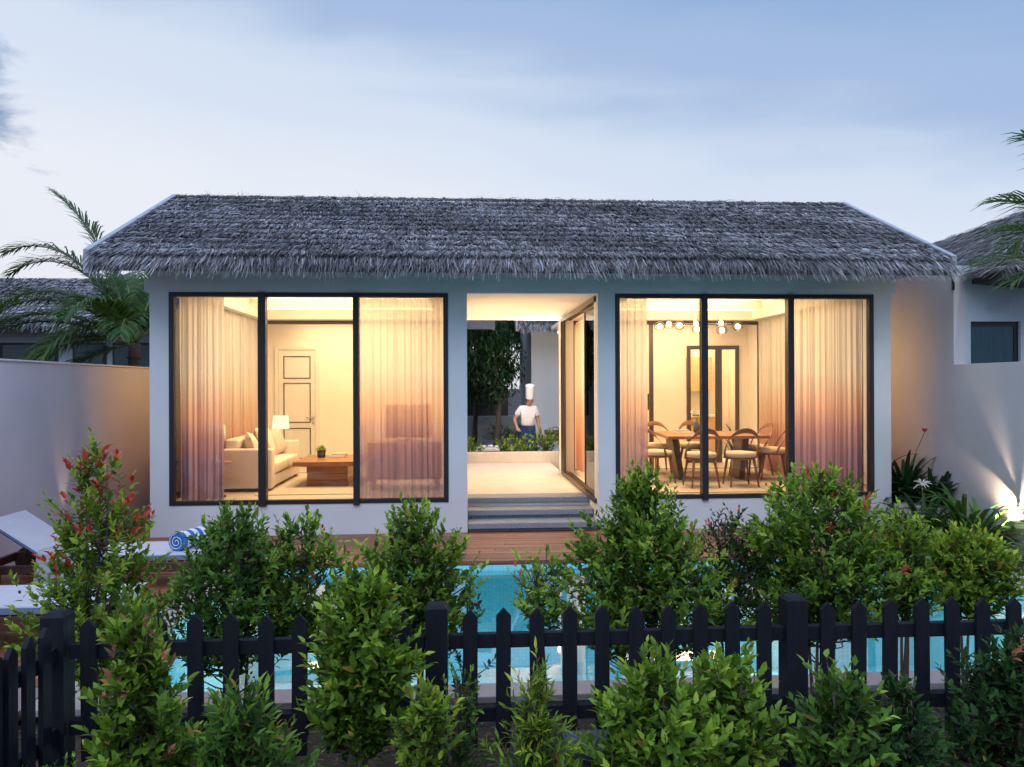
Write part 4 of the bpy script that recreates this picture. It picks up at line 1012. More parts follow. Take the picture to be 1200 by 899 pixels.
tip = root + np.stack([rs.normal(0, .05, n), rs.uniform(-.10, .0, n), -rs.uniform(.04, .12, n)], 1); s_ = np.array([.006, 0, 0])[None]
k = rs.uniform(.04, .25, n); soup('eave_straw', np.stack([root - s_, root + s_, tip + s_ * .3, tip - s_ * .3], 1), [(0, 1, 2, 3)], np.stack([k, k, k * .97], 1), M['thatch'], ho)

# ------------------------------------------------------------------ palms
def frond(mbv, mbc, stem, o, az, el, ln, droop, rs, nl=46, leafl=.55, w=.018, twist=0):
    """one pinnate frond from o; collects leaflet strips (8 verts) and adds its rachis to stem"""
    o = np.array(o, float); d0 = np.array([math.cos(az) * math.cos(el), math.sin(az) * math.cos(el), math.sin(el)])
    pts = []; p_ = o.copy(); d_ = d0.copy(); st_ = ln / 24
    for i in range(25):
        pts.append(p_.copy()); p_ = p_ + d_ * st_; d_ = d_ + np.array([0, 0, -droop * st_ * (.4 + i / 14)]); d_ /= np.linalg.norm(d_)
    pts = np.array(pts)
    stem.tube([tuple(q) for q in pts[::2]], [.020 * (1 - i / 13) + .003 for i in range(len(pts[::2]))], 6)
    for i in range(nl):
        t = .16 + .84 * (i + .5) / nl; f = t * 24; k = min(int(f), 23); u = f - k
        c = pts[k] * (1 - u) + pts[k + 1] * u; ax = pts[k + 1] - pts[k]; ax /= np.linalg.norm(ax)
        sd_ = np.cross(ax, [0, 0, 1]); sd_ /= (np.linalg.norm(sd_) + 1e-6); upv = np.cross(sd_, ax)
        for s_ in (-1, 1):
            L_ = leafl * math.sin(math.pi * min(.98, .12 + t * .86)) ** .5 * rs.uniform(.8, 1.1)
            dd = sd_ * s_ * (.95 - .4 * t) + ax * (.55 + .5 * t) + upv * rs.uniform(.05, .35); dd /= np.linalg.norm(dd)
            wv = np.cross(dd, upv); wv /= np.linalg.norm(wv)
            P0 = c; ps = [P0]; dq = dd.copy()
            for m_ in range(3):
                ps.append(ps[-1] + dq * L_ / 3); dq = dq + np.array([0, 0, -.38 - .25 * rs.uniform()]) * (m_ * .5 + .45); dq /= np.linalg.norm(dq)
            ws = (w * .5, w, w * .75, w * .08)
            mbv.append(np.array([ps[0] - wv * ws[0], ps[0] + wv * ws[0], ps[1] + wv * ws[1], ps[1] - wv * ws[1], ps[2] + wv * ws[2], ps[2] - wv * ws[2], ps[3] + wv * ws[3], ps[3] - wv * ws[3]]))
            g_ = rs.uniform(.7, 1.3); y_ = rs.uniform(0, 1) ** 3
            mbc.append(np.array([.045 + .09 * y_, .12 + .06 * y_, .038]) * g_)
PF = [(0, 1, 2, 3), (3, 2, 4, 5), (5, 4, 6, 7)]
def palm(loc, crown, fr, label, seed, leafl=.55, w=.018, nl=46):
    t = thing('palm_tree', loc, label, 'palm tree', 'palms beside the villa')
    rs = np.random.RandomState(seed); c = np.array(crown) - np.array(loc)
    tr = MB(); tr.tube([(0, 0, -.1), tuple(c * .35 + np.array([.04, 0, 0])), tuple(c * .7), tuple(c)], [.17, .13, .12, .10], 14)
    for k in range(9): tr.lathe([(.128, c[2] * (.1 + k * .1)), (.142, c[2] * (.1 + k * .1) + .015), (.128, c[2] * (.1 + k * .1) + .03)], *(c[:2] * (.1 + k * .1)), 14)
    tr.build('trunk', M['palmbark'], t, smooth=True)
    for (az, el, ln, dr) in fr:
        V = []; Cc = []; st = MB()
        frond(V, Cc, st, c, R(az), R(el), ln, dr, rs, nl, leafl, w)
        fo = soup('frond', np.array(V), PF, np.array(Cc), M['palm'], t)
        st.build('rachis', M['greenstem'], fo, smooth=True)
M['greenstem'] = pm('palm_rachis', (.16, .20, .06), .5, .2, 10)
palm((-6.1, 4.6, -.1), (-6.05, 4.6, 2.72), [(180, 74, 3.2, .34), (176, 64, 3.3, .50), (186, 66, 2.9, .70), (174, 46, 3.2, .50), (192, 44, 3.0, .62), (186, 24, 2.9, .36), (172, 10, 2.4, .45), (200, 32, 2.6, .5), (215, 12, 2.2, .6),
      (240, 25, 2.0, .8), (285, 35, 1.8, .8), (120, 60, 2.6, .5), (60, 70, 3.0, .25), (20, 50, 2.5, .5), (330, 40, 2.0, .7), (90, 30, 2.2, .6), (255, 50, 2.0, .9), (190, -14, 1.8, .5)],
     'coconut palm behind the left garden wall with fronds arching over the roof corner', 3, .74, .020, 66)
palm((6.9, -3.3, -.1), (6.35, -3.3, 2.92), [(172, 46, 1.6, .55), (178, 30, 1.5, .4), (186, 12, 1.45, .45), (196, 38, 1.5, .5), (180, 64, 1.8, .6), (160, 20, 1.5, .4), (90, 40, 2, .5), (30, 40, 2, .5), (330, 45, 2, .5), (270, 40, 1.8, .5), (230, 30, 1.8, .6)],
     'palm reaching in from the right edge with long narrow leaflets', 8, .62, .015, 30)
palm((-12.9, 7.5, -.1), (-12.6, 7.5, 4.1), [(0, 20, 1.9, .4), (10, 45, 2, .4), (-15, 5, 1.7, .5), (180, 30, 2, .5), (90, 40, 2, .5), (270, 35, 2, .5), (135, 50, 2, .5), (225, 40, 2, .5)], 'distant palm whose frond tips just show at the left edge', 12, .5, .016, 34)

# ------------------------------------------------------------------ garden strip on the right
def strap_plant(x, y, z, label, nl, ln, w, seed, col=(.04, .12, .03), el=(20, 75), flower=None, group='strap-leaved plants along the right wall'):
    t = thing('lily_plant', (x, y, z), label, 'plant', group); rs = np.random.RandomState(seed)
    V = []; Cc = []
    for i in range(nl):
        az = rs.uniform(0, 2 * math.pi); e_ = R(rs.uniform(*el)); L_ = ln * rs.uniform(.6, 1.1)
        d_ = np.array([math.cos(az) * math.cos(e_), math.sin(az) * math.cos(e_), math.sin(e_)]); p_ = np.array([math.cos(az) * .03, math.sin(az) * .03, 0])
        pts = [p_]; seg = 8
        for k in range(seg):
            p_ = p_ + d_ * L_ / seg; pts.append(p_); d_ = d_ + np.array([0, 0, -1.9 * L_ / seg * (.4 + k / 5)]); d_ /= np.linalg.norm(d_)
        wv = np.array([-math.sin(az), math.cos(az), 0]); row = []
        for k, q_ in enumerate(pts):
            ww = w * math.sin(math.pi * (.12 + .86 * k / seg)) ** .7
            row += [q_ - wv * ww, q_ - np.array([0, 0, ww * .35]), q_ + wv * ww]
        V.append(np.array(row)); Cc.append(np.array(col) * rs.uniform(.6, 1.6) * np.array([rs.uniform(.8, 1.5), 1, 1]))
    F = []
    for k in range(8): F += [(k * 3, k * 3 + 1, k * 3 + 4, k * 3 + 3), (k * 3 + 1, k * 3 + 2, k * 3 + 5, k * 3 + 4)]
    soup('foliage', np.array(V), F, np.array(Cc), M['leaf2'], t, smooth=True)
    if flower:
        fx, fz, kind = flower
        s = MB(); s.tube([(0, 0, 0), (fx * .4, -.02, fz * .6), (fx, -.03, fz)], .006, 6); s.build('flower_stem', M['greenstem'], t)
        f = MB()
        if kind == 'white':
            for i in range(16):
                a = rs.uniform(0, 6.28); b = rs.uniform(-.3, 1.2); L_ = rs.uniform(.07, .12)
                e1 = (fx + math.cos(a) * math.cos(b) * L_, -.03 + math.sin(a) * math.cos(b) * L_, fz + math.sin(b) * L_ - .02)
                f.tube([(fx, -.03, fz), ((fx + e1[0]) / 2, (-.03 + e1[1]) / 2, (fz + e1[2]) / 2 + .02), e1], [.004, .008, .003], 4)
            f.build('flower', M['whitepetal'], t)
        else:
            for i in range(5):
                a = i * 1.26; f.tube([(fx, -.03, fz), (fx + .02 * math.cos(a), -.03 + .02 * math.sin(a), fz + .03), (fx + .035 * math.cos(a), -.03 + .035 * math.sin(a), fz + .05)], [.006, .015, .003], 5)
            f.build('flower', M['red'], t)
    return t
strap_plant(5.72, -.85, -.05, 'dark strap-leaved plant with white spidery flowers at the villa corner', 34, 1.0, .030, 1, (.03, .09, .03), (15, 70), (-.05, .72, 'white'))
strap_plant(6.05, -1.25, -.05, 'long-leaved lily between the white-flowered plant and the uplight', 44, 1.15, .032, 2, (.05, .14, .03), (20, 75))
strap_plant(6.26, -1.12, -.05, 'bright lily clump in the beam of the garden light', 34, .95, .026, 4, (.10, .22, .04), (15, 70))
strap_plant(6.22, -.85, -.05, 'dark lily clump hard against the foot of the right wall', 34, 1.0, .030, 5, (.04, .12, .03))
strap_plant(5.95, -2.55, -.05, 'low grassy clump at the near end of the right bed', 26, .6, .018, 6, (.07, .17, .04))
for (x_, y_, z_, n_, s_, sd_, lb, fl) in ((6.12, .25, .30, 90, .75, 11, 'dark leafy plant with a red flower in the gap beside the villa', (.28, .95, 'red')), (6.28, -.15, .30, 60, .6, 12, 'dark leafy plant on the pale ledge beside the red-flowered one', None), (6.02, .9, .30, 70, 1.0, 13, 'tall dark plant deepest in the gap beside the villa', None)):
    strap_plant(x_, y_, z_, lb, n_, s_, .034, sd_, (.022, .07, .022), (10, 80), fl, 'dark plants in the gap beside the villa')
tag(rbox(5.82, 6.49, -.45, 3.0, -.1, .30).build('planter_ledge', M['stucco'], bevel=.006), 'pale raised planter ledge in the gap right of the villa', 'planter')
sl = thing('garden_spotlight', (6.36, -1.36, -.1), 'small lit garden uplight at the foot of the right wall', 'garden light')
MB().tube([(0, 0, 0), (0, 0, .16)], .008, 8).build('spike', M['black'], sl); MB().lathe([(.03, .16), (.045, .18), (.05, .26), (.046, .262), (.044, .25)], n=16).build('housing', M['black'], sl, smooth=True)
MB().lathe([(.002, .245), (.043, .246), (.002, .247)], n=16).build('lens', M['flood'], sl)
spot('garden_spot', (6.36, -1.36, .24), (6.48, -1.30, 1.25), 95, 130, (1, .80, .56), .9, .02)
# left wall uplight
sl2 = thing('garden_spotlight', (-4.66, -.45, 0), 'small uplight on the deck at the foot of the left wall', 'garden light')
MB().lathe([(.035, 0), (.04, .01), (.04, .05), (.036, .052), (.03, .045)], n=16).build('housing', M['black'], sl2, smooth=True)
MB().lathe([(.002, .040), (.03, .041), (.002, .042)], n=16).build('lens', M['flood'], sl2)
spot('wall_uplight', (-4.66, -.45, .07), (-4.80, -.45, 2.1), 14, 30, (1, .75, .55), .8, .02)

# ------------------------------------------------------------------ loungers, drum table, towel
def lounger(loc, label):
    """head at -x; hinge .65 m from the head"""
    t = thing('sun_lounger', loc, label, 'sun lounger', 'sun loungers on the deck')
    q = MB()
    for y in (-.33, .29): q.box(-1.0, 1.0, y, y + .04, .17, .25)
    q.box(.96, 1.0, -.29, .29, .171, .249); q.box(-1.0, -.96, -.29, .29, .171, .249)
    for i in range(16): q.box(-.33 + i * .082, -.27 + i * .082, -.289, .289, .252, .268)
    q.build('frame', M['loungew'], t, bevel=.004)
    for x, y in ((.88, -.36), (.88, .33)): rbox(x, x + .07, y, y + .03, 0, .249).build('leg', M['loungew'], t, bevel=.003)
    for y in (-.405, .37):
        w_ = MB(); w_.prism([(.15 * math.cos(a * math.pi / 14) - .88, .15 + .15 * math.sin(a * math.pi / 14)) for a in range(28)], 1, y, y + .035); w_.build('wheel', M['loungew'], t, bevel=.004)
    th = R(34); c_, s_ = math.cos(th), math.sin(th)
    def rot(pts): return [(-.34 - c_ * u - s_ * v, .262 + s_ * u - (-c_) * v) for u, v in pts]
    q = MB(); q.prism(rot([(0, 0), (.58, 0), (.58, .03), (0, .03)]), 1, -.31, .31); q.build('back_frame', M['loungew'], t, bevel=.004)
    q = MB(); q.prism(rot([(.03, .031), (.60, .031), (.60, .10), (.03, .10)]), 1, -.315, .315); q.build('back_cushion', M['cushion'], t, bevel=.015)
    q = MB(); q.tube([(-.74, 0, .21), (-.66, 0, .46)], .016, 8); q.build('back_prop', M['loungew'], t)
    q = MB(); q.prism(rot([(.05, .038), (.59, .038), (.59, .092), (.05, .092)]), 1, -.319, -.3155); q.build('cushion_side', M['piping'], t)
    rbox(-.33, .99, -.315, .315, .270, .335).build('seat_cushion', M['cushion'], t, bevel=.012)
    q = rbox(-.32, .985, -.319, -.3155, .278, .322); q.build('cushion_side', M['piping'], t)
    return t
lounger((-3.53, -2.25, .0), 'white cushioned lounger with raised back nearest the villa, a towel on its foot')
lounger((-3.52, -3.93, .0), 'near lounger with flat white cushion at the left edge')
dm = thing('drum_side_table', (-3.53, -3.05, 0), 'pale round drum side table between the two loungers', 'side table')
MB().lathe([(.21, 0), (.215, .02), (.19, .25), (.165, .48), (.155, .50), (.02, .503)], n=32).build('body', M['concrete'], dm, smooth=True)
pp = thing('potted_plant', (-3.46, -3.0, .503), 'little dark green plant in a black pot on the drum table', 'potted plant')
MB().lathe([(.035, 0), (.05, .01), (.05, .09), (.045, .09), (.04, .08)], n=16).build('pot', M['darkbox'], pp, smooth=True)
def leafball(par, z, r_, n, seed, pal, lf=.03):
    rs = np.random.RandomState(seed); D = rs.normal(0, 1, (n, 3)); D /= np.linalg.norm(D, axis=1, keepdims=True); D[:, 2] = np.abs(D[:, 2]) * .9 + .05
    P = D * r_ * rs.uniform(.4, .95, (n, 1)) + np.array([0, 0, z]); sz = lf * rs.uniform(.7, 1.3, n)
    c0, c1, c2 = [np.array(c) for c in PAL[pal]]; m_ = rs.uniform(0, 1, (n, 1)); col = c0 + (c2 - c0) * m_
    soup('foliage', leaves(P, D + rs.normal(0, .4, (n, 3)), np.tile([0, 0, 1.], (n, 1)), sz, sz * .5, rs), LEAF_F, col, M['leaf'], par, smooth=True)
leafball(pp, .09, .09, 160, 3, 'dark')
leafball(pt, .11, .085, 420, 4, 'lime', .026)
# rolled towel
tw = thing('rolled_towel', (-2.68, -2.25, .335), 'rolled blue and white striped towel on the foot of the far lounger', 'towel', rz=R(72))
LT = .42; pr = []
for i in range(5): pass
for i in range(7):
    a0 = -LT / 2 + i * LT / 7; a1 = a0 + LT / 7
    m_ = MB(); m_.tube([(a0, 0, .088), (a1, 0, .088)], .087 + (.0015 if i % 2 else 0), 26, cap=True)
    m_.build('blue_stripe' if i % 2 == 0 else 'white_stripe', M['towel_blue'] if i % 2 == 0 else M['towel_white'], tw, smooth=False)
sp_pts = []
for s_ in (-1,):
    m_ = MB(); pts = [( -LT / 2 - .002, math.cos(a * .5) * (.012 + a * .0024), .088 + math.sin(a * .5) * (.012 + a * .0024)) for a in range(0, 29)]
    m_.tube(pts, .0045, 6); m_.build('roll_edge', M['towel_white'], tw)

# ------------------------------------------------------------------ courtyard beyond the passage
cy = MB(); cy.box(-3.0, 4.6, 5.72, 9.3, -.095, -.02); cy.build('courtyard_paving', M['concrete'], kind='structure')
tag(rbox(-1.4, 3.2, 5.51, 5.70, -.09, .555).build('planter_wall', M['porch'], bevel=.006), 'low sandy planter wall across the end of the passage', 'low wall')
tag(rbox(-1.4, 3.2, 5.72, 6.25, -.09, .45).build('planter_bed', M['soil']), 'raised soil bed behind the sandy planter wall', 'planter')
G3 = 'leafy plants in the courtyard bed'
for i, (x_, y_, r_, z_, n_, lb) in enumerate(((.22, 5.95, .22, .62, 34, 'leafy courtyard plant at the left pier of the passage'), (.95, 6.0, .26, .70, 44, 'courtyard plant in front of the pepper mill'),
        (1.30, 5.95, .24, .66, 40, 'courtyard plant before the chef apron'), (1.72, 6.0, .30, .84, 60, 'tallest courtyard plant, right of the chef under the black case'), (2.3, 6.0, .3, .8, 40, 'courtyard plant behind the sliding door glass'))):
    shrub(x_, y_, .46, z_ + .08, r_, lb, n_, 60 + i, 'green', .02, .085, 'ball', .44, group=G3, sparse=True, wl=.55, per=8, trunk=.006, name='courtyard_plant')
tb = thing('serving_counter', (.80, 6.75, -.02), 'low pale serving counter with dishes beside the chef', 'counter')
rbox(-.62, .40, -.30, .30, .52, .57).build('top', M['white'], tb, bevel=.004); rbox(-.56, .34, -.25, .25, 0, .519).build('cabinet', M['porch'], tb, bevel=.004)
for i, (x_, y_, r_) in enumerate(((-.35, -.05, .07), (-.18, .08, .06), (-.05, -.10, .05), (.22, .08, .08))):
    b_ = MB(); b_.lathe([(r_ * .5, 0), (r_ * .8, .02), (r_, .05), (r_ * .93, .05), (r_ * .5, .015)], n=18)
    o = b_.build('bowl', M['chefw'], None, smooth=True); o.location = (.80 + x_, 6.75 + y_, .552); tag(o, ('shallow white bowl at the left end of the serving counter', 'white bowl second from the left on the counter', 'small white bowl in the middle of the counter', 'white bowl beside the pepper mill')[i], 'bowl', 'white bowls on the serving counter')
pmil = thing('pepper_mill', (.93, 6.62, .552), 'turned wooden pepper mill on the serving counter', 'pepper mill')
MB().lathe([(.03, 0), (.032, .02), (.02, .06), (.026, .11), (.03, .135), (.018, .14)], n=16).build('body', M['wood'], pmil, smooth=True)
MB().lathe([(.018, .142), (.028, .165), (.022, .19), (.008, .2), (.01, .215), (.003, .22)], n=16).build('knob', M['wood'], pmil, smooth=True)
cs = thing('black_case', (2.00, 6.9, -.02), 'black lidded case with a loop handle right of the chef', 'case')
rbox(-.17, .30, -.12, .12, .70, .94).build('body', M['black'], cs, bevel=.01); MB().tube([(.0, 0, .94), (.02, 0, 1.0), (.12, 0, 1.0), (.14, 0, .94)], .010, 8).build('handle', M['black'], cs, smooth=True)
for x_ in (-.13, .26): rbox(x_ - .015, x_ + .015, -.08, .08, 0, .699).build('leg', M['black'], cs)
# tree
def tree(loc, h_tr, cr_c, cr_r, label, seed, n, pal='dark', lf=.12, name='tree', tilt=(.1, 0)):
    t = thing(name, loc, label, 'tree', 'trees in the courtyard'); rs = np.random.RandomState(seed)
    m_ = MB(); c = np.array(cr_c)
    m_.tube([(0, 0, 0), (tilt[0] * .3, 0, h_tr * .5), (tilt[0], tilt[1], h_tr)], [.10, .075, .055], 10)
    limbs = []
    for i in range(9):
        a = rs.uniform(0, 6.28); e_ = c + np.array([math.cos(a), math.sin(a), rs.uniform(-.3, .7)]) * np.array(cr_r) * .7
        m_.tube([(tilt[0], tilt[1], h_tr * .95), tuple((np.array([tilt[0], tilt[1], h_tr]) + e_) / 2 + np.array([0, 0, .1])), tuple(e_)], [.04, .025, .01], 6); limbs.append(e_)
    m_.build('trunk', M['bark'], t, smooth=True)
    nc = 60; cen = rs.normal(0, 1, (nc, 3)); cen /= np.linalg.norm(cen, axis=1, keepdims=True); cen = c + cen * np.array(cr_r) * rs.uniform(.25, 1, (nc, 1)) ** .5
    idx = rs.randint(0, nc, n); P = cen[idx] + rs.normal(0, 1, (n, 3)) * .17
    D = rs.normal(0, .6, (n, 3)) + np.array([0, 0, -.75]); sz = lf * rs.uniform(.6, 1.3, n)
    c0, c1, c2 = [np.array(q_) for q_ in PAL[pal]]; cl = rs.uniform(0, 1, nc)[idx][:, None] * .6 + rs.uniform(0, .4, (n, 1))
    soup('crown', leaves(P, D, np.tile([0, -.5, 1.], (n, 1)) + rs.normal(0, .4, (n, 3)), sz, sz * .3, rs), LEAF_F, c0 + (c2 - c0) * cl ** 1.3, M['treeleaf'], t, smooth=True)
tree((.86, 9.6, -.05), 1.65, (-.15, .2, 2.85), (.62, .7, 1.2), 'dark drooping-leaved tree framed by the passage', 5, 4200, 'dark', .15, tilt=(.12, .1))
tree((.35, 12.5, -.05), 1.8, (0, 0, 3.2), (1.2, 1, 1.6), 'second tree further back behind the passage, slim trunk', 6, 4200, 'dark', .15)
tree((.02, 13.0, -.05), 1.8, (.5, 0, 3.6), (1.4, 1, 1.8), 'third slim tree beside the dark courtyard gate', 9, 5200, 'dark', .15)
tag(rbox(-2.5, 1.50, 15.0, 15.1, -.05, 1.9).build('courtyard_gate', M['black']), 'dark solid gate screen at the back of the courtyard', 'gate')
tag(rbox(-.6, 1.62, 13.9, 14.05, -.05, .95).build('low_wall', M['stucco_far']), 'low pale wall in front of the dark gate', 'low wall')
tag(rbox(.55, 1.5, 9.5, 12.2, -.05, .34).build('raised_slab', M['concrete'], bevel=.01), 'raised grey slab path at the back of the courtyard', 'slab')
for i, (x_, y_, z_, r_, lb) in enumerate(((.15, 8.2, .7, .30, 'round clipped bush at the left of the courtyard view'), (.12, 7.3, .55, .22, 'lower clipped bush nearer the passage'), (1.42, 9.2, .95, .26, 'round bush at the foot of the pale courtyard wall'), (1.1, 12.6, .8, .5, 'dark hedge bush beside the raised slab'))):
    shrub(x_, y_, 0, z_, r_, lb, 120, 80 + i, 'deep', 0, .05, 'ball', -.05, group='bushes in the courtyard', name='bush')
wlp = thing('wall_lantern', (1.84, 4.30, 2.95), 'small red-orange lantern on the wall end of the passage', 'wall lamp')
MB().lathe([(.03, .05), (.05, .04), (.055, -.04), (.03, -.05)], n=14).build('shade', pm('terracotta_red', (.5, .07, .02), .5), wlp, smooth=True); rbox(-.012, .012, .0, .05, .05, .07).build('bracket', M['black'], wlp)
point('courtyard_fill_light', (1.84, 4.30, 2.88), 170, (1, .84, .70), .06)  # fill light added at the lantern to brighten the chef and courtyard

# ------------------------------------------------------------------ the chef
def skin_obj(name, verts, edges, radii, mat, parent, sub=2, root=0):
    me = bpy.data.meshes.new(name); me.from_pydata(verts, edges, []); me.update(); me.materials.append(mat)
    o = bpy.data.objects.new(name, me); C.objects.link(o); o.parent = parent
    m_ = o.modifiers.new('Skin', 'SKIN'); m_.use_smooth_shade = True
    sv = me.skin_vertices[0].data
    for i, r_ in enumerate(radii):
        sv[i].radius = (r_, r_) if not isinstance(r_, tuple) else r_
        sv[i].use_root = (i == root)
    s_ = o.modifiers.new('Sub', 'SUBSURF'); s_.levels = sub; s_.render_levels = sub
    return o
chef = thing('person', (1.47, 7.15, -.02), 'chef in a tall white hat, white short-sleeved jacket and navy apron, looking down', 'person')
# x to the viewer's right, faces -y; feet at z 0
J = dict(pelvis=(0, 0, .93), belly=(0, .0, 1.08), chest=(.0, .01, 1.28), neck=(.01, .0, 1.45), skull0=(.03, -.055, 1.52), skull1=(.04, -.08, 1.605), crown=(.035, -.065, 1.675),
         shL=(-.165, .0, 1.40), elL=(-.30, -.02, 1.16), wrL=(-.26, -.20, 1.00), haL=(-.245, -.25, .965),
         shR=(.165, .0, 1.40), elR=(.235, .02, 1.13), wrR=(.265, -.05, .89), haR=(.27, -.07, .82),
         hipL=(-.09, 0, .88), knL=(-.10, -.01, .50), anL=(-.10, .02, .09), toL=(-.11, -.13, .04), hipR=(.09, 0, .88), knR=(.11, -.02, .50), anR=(.11, .02, .09), toR=(.13, -.13, .04))
names = list(J); Ed = [('pelvis', 'belly'), ('belly', 'chest'), ('chest', 'neck'), ('neck', 'skull0'), ('skull0', 'skull1'), ('skull1', 'crown'), ('chest', 'shL'), ('shL', 'elL'), ('elL', 'wrL'), ('wrL', 'haL'),
      ('chest', 'shR'), ('shR', 'elR'), ('elR', 'wrR'), ('wrR', 'haR'), ('pelvis', 'hipL'), ('hipL', 'knL'), ('knL', 'anL'), ('anL', 'toL'), ('pelvis', 'hipR'), ('hipR', 'knR'), ('knR', 'anR'), ('anR', 'toR')]
rad = dict(pelvis=(.15, .11), belly=(.14, .10), chest=(.155, .11), neck=.055, skull0=(.068, .075), skull1=(.083, .096), crown=.06, shL=.06, elL=.042, wrL=.027, haL=.032, shR=.06, elR=.042, wrR=.027, haR=.032,
           hipL=.085, knL=.055, anL=.04, toL=.035, hipR=.085, knR=.055, anR=.04, toR=.035)
vv = [J[k] for k in names]; ee = [(names.index(a), names.index(b)) for a, b in Ed]; rr_ = [rad[k] for k in names]
# fingers as their own chains rooted in the palms
for side, hk in ((-1, 'haL'), (1, 'haR')):
    h0 = Vector(J[hk]); wr = Vector(J['wrL' if side < 0 else 'wrR']); d_ = (h0 - wr).normalized(); sx = Vector((0, 1, 0)) if side > 0 else Vector((1, 0, 0))
    for i, (o_, l_) in enumerate(((-.027, .070), (-.009, .080), (.009, .075), (.027, .060))):
        b0 = len(vv); p1 = h0 + d_ * .02 + sx * o_; p2 = p1 + d_ * l_ * .5 + Vector((-.01 * side, -.008, 0)); p3 = p2 + d_ * l_ * .4 + Vector((-.02 * side, -.012, 0))
        vv += [tuple(p1), tuple(p2), tuple(p3)]; rr_ += [.010, .009, .007]; ee += [(names.index(hk), b0), (b0, b0 + 1), (b0 + 1, b0 + 2)]
    b0 = len(vv); p1 = wr + d_ * .035 - sx * .030 * (1 if side > 0 else -1); p2 = p1 + d_ * .04 - sx * .02 * (1 if side > 0 else -1)
    vv += [tuple(p1), tuple(p2)]; rr_ += [.012, .009]; ee += [(names.index('wrL' if side < 0 else 'wrR'), b0), (b0, b0 + 1)]
body = skin_obj('body', vv, ee, rr_, M['skin'], chef)
# jacket
JV = [(0, 0, .98), (0, 0, 1.10), (0, .005, 1.29), (.008, .0, 1.44), (-.165, .0, 1.405), (-.26, -.01, 1.24), (.165, 0, 1.405), (.215, .01, 1.22)]
skin_obj('jacket', JV, [(0, 1), (1, 2), (2, 3), (2, 4), (4, 5), (2, 6), (6, 7)], [(.172, .132), (.165, .13), (.178, .135), (.072, .072), .082, .072, .082, .072], M['chefw'], chef)
# apron: flared wrap
ap = MB(); n = 40; prof = [(.165, .130, 1.03), (.178, .140, .96), (.185, .145, .85), (.20, .150, .70), (.215, .155, .56), (.225, .160, .44)]; vs = []; fs = []
for rx, ry_, z in prof:
    for k in range(n):
        a = 2 * math.pi * k / n; f_ = 1 + .03 * math.sin(7 * a + z * 3) * (1.05 - z) * 1.6
        vs.append((rx * math.cos(a) * f_, ry_ * math.sin(a) * f_, z + (.02 * math.sin(a * 2) if z < .5 else 0)))
for j in range(len(prof) - 1):
    for k in range(n): fs.append((j * n + k, j * n + (k + 1) % n, (j + 1) * n + (k + 1) % n, (j + 1) * n + k))
apo = ap.add(vs, fs).build('apron', M['navy'], chef, smooth=True)
MB().tube([(.168 * math.cos(a * .3142), .134 * math.sin(a * .3142), 1.02) for a in range(21)], .012, 6).build('waistband', M['navy'], apo)
sk = lambda nm, l, kx: skin_obj(nm, l, [(0, 1), (1, 2)], [.1, .075, .065], M['hair'], chef)
sk('trousers', [(-.09, 0, .86), (-.10, -.01, .50), (-.10, .02, .10)], 0); sk('trousers', [(.09, 0, .86), (.11, -.02, .50), (.11, .02, .10)], 0)
ht = MB(); n = 32; vs = []; fs = []
for r_, z in ((.086, 1.635), (.090, 1.66), (.090, 1.70), (.094, 1.80), (.101, 1.90), (.103, 1.915), (.095, 1.925), (.03, 1.93)):
    for k in range(n):
        a = 2 * math.pi * k / n; f_ = 1 + (.018 * math.sin(a * 12) if z > 1.7 else 0); vs.append((.037 + (z - 1.64) * .03 + r_ * f_ * math.cos(a), -.070 + r_ * 1.08 * f_ * math.sin(a) - (z - 1.64) * .10, z + .012 + .03 * math.sin(a)))
for j in range(7):
    for k in range(n): fs.append((j * n + k, j * n + (k + 1) % n, (j + 1) * n + (k + 1) % n, (j + 1) * n + k))
fs.append(tuple(range(7 * n, 8 * n))); ht.add(vs, fs).build('chef_hat', M['chefw'], chef, smooth=True)
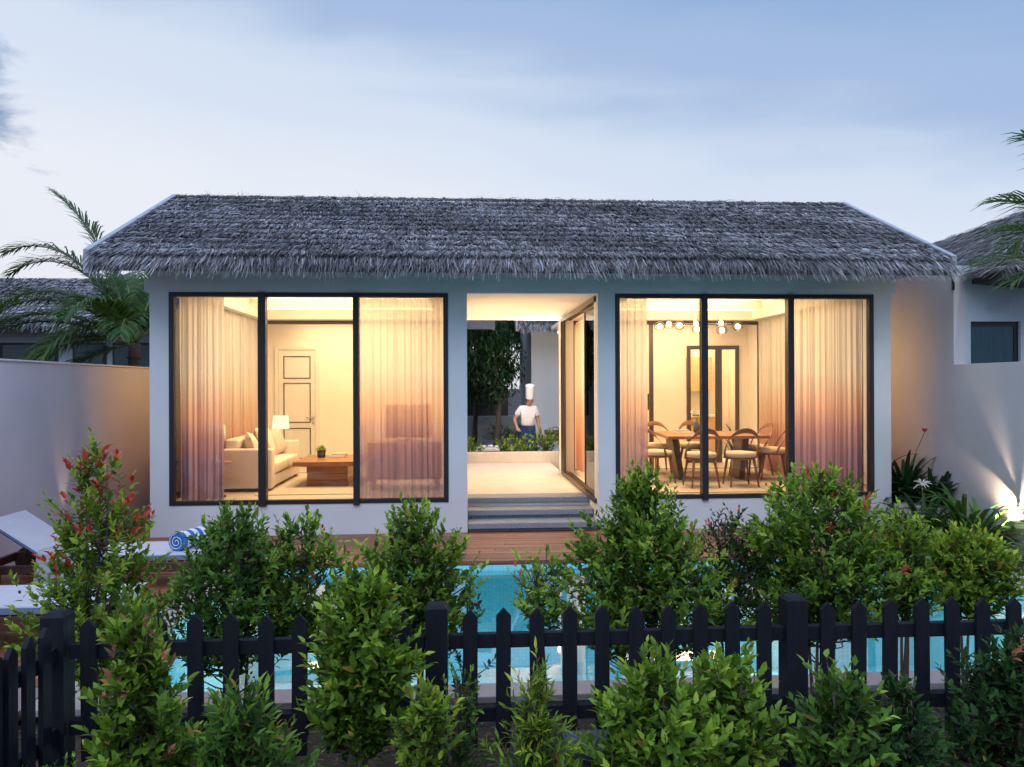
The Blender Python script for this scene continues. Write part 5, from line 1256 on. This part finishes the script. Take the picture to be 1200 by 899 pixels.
hr = MB(); hr.lathe([(.078, 1.56), (.084, 1.60), (.083, 1.634)], .022, -.018, 24); hr.build('hair', M['hair'], chef, smooth=True).location = (.015, -.035, -.012)
fc = MB()
fc.tube([(.025, -.132, 1.60), (.025, -.150, 1.568), (.025, -.140, 1.556)], [.006, .013, .011], 8)
for s_ in (-1, 1): fc.tube([(.025 + s_ * .082, -.03, 1.60), (.025 + s_ * .090, -.025, 1.575), (.025 + s_ * .082, -.03, 1.55)], [.008, .014, .008], 8)
fc.build('nose_and_ears', M['skin'], chef, smooth=True).location = (.015, -.038, -.014)
ey = MB()
for s_ in (-1, 1): ey.tube([(.025 + s_ * .020, -.128, 1.596), (.025 + s_ * .042, -.120, 1.597)], .0045, 6); ey.tube([(.025 + s_ * .018, -.129, 1.612), (.025 + s_ * .046, -.118, 1.613)], .004, 6)
ey.tube([(.008, -.128, 1.532), (.042, -.128, 1.532)], .004, 6); ey.build('eyes_and_mouth', M['hair'], chef).location = (.015, -.040, -.014)
cl = MB(); cl.tube([(.075 * math.cos(R(a)) + .01, .072 * math.sin(R(a)), 1.452 + .012 * math.sin(R(a))) for a in range(0, 361, 20)], .018, 8, cap=False); cl.build('collar', M['chefw'], chef, smooth=True)
bt = MB()
for z in (1.12, 1.20, 1.28, 1.36):
    for s_ in (-.035, .045): bt.tube([(s_, -.139, z), (s_, -.144, z)], .007, 8)
bt.build('button', M['concrete'], chef)

# ------------------------------------------------------------------ dining room plant
strap_plant(4.93, 3.35, FZ, 'green leafy house plant behind the dining table', 16, .95, .04, 30, (.05, .14, .03), (50, 85), None, 'house plants')

# ------------------------------------------------------------------ render settings
vs = sc.view_settings; vs.view_transform = 'Standard'; vs.look = 'None'; vs.exposure = .85; vs.gamma = 1
sc.cycles.use_denoising = True
sc.cycles.max_bounces = 10; sc.cycles.diffuse_bounces = 4; sc.cycles.glossy_bounces = 4; sc.cycles.transparent_max_bounces = 24; sc.cycles.transmission_bounces = 6
sc.cycles.caustics_reflective = False; sc.cycles.caustics_refractive = False
sc.cycles.sample_clamp_indirect = 6
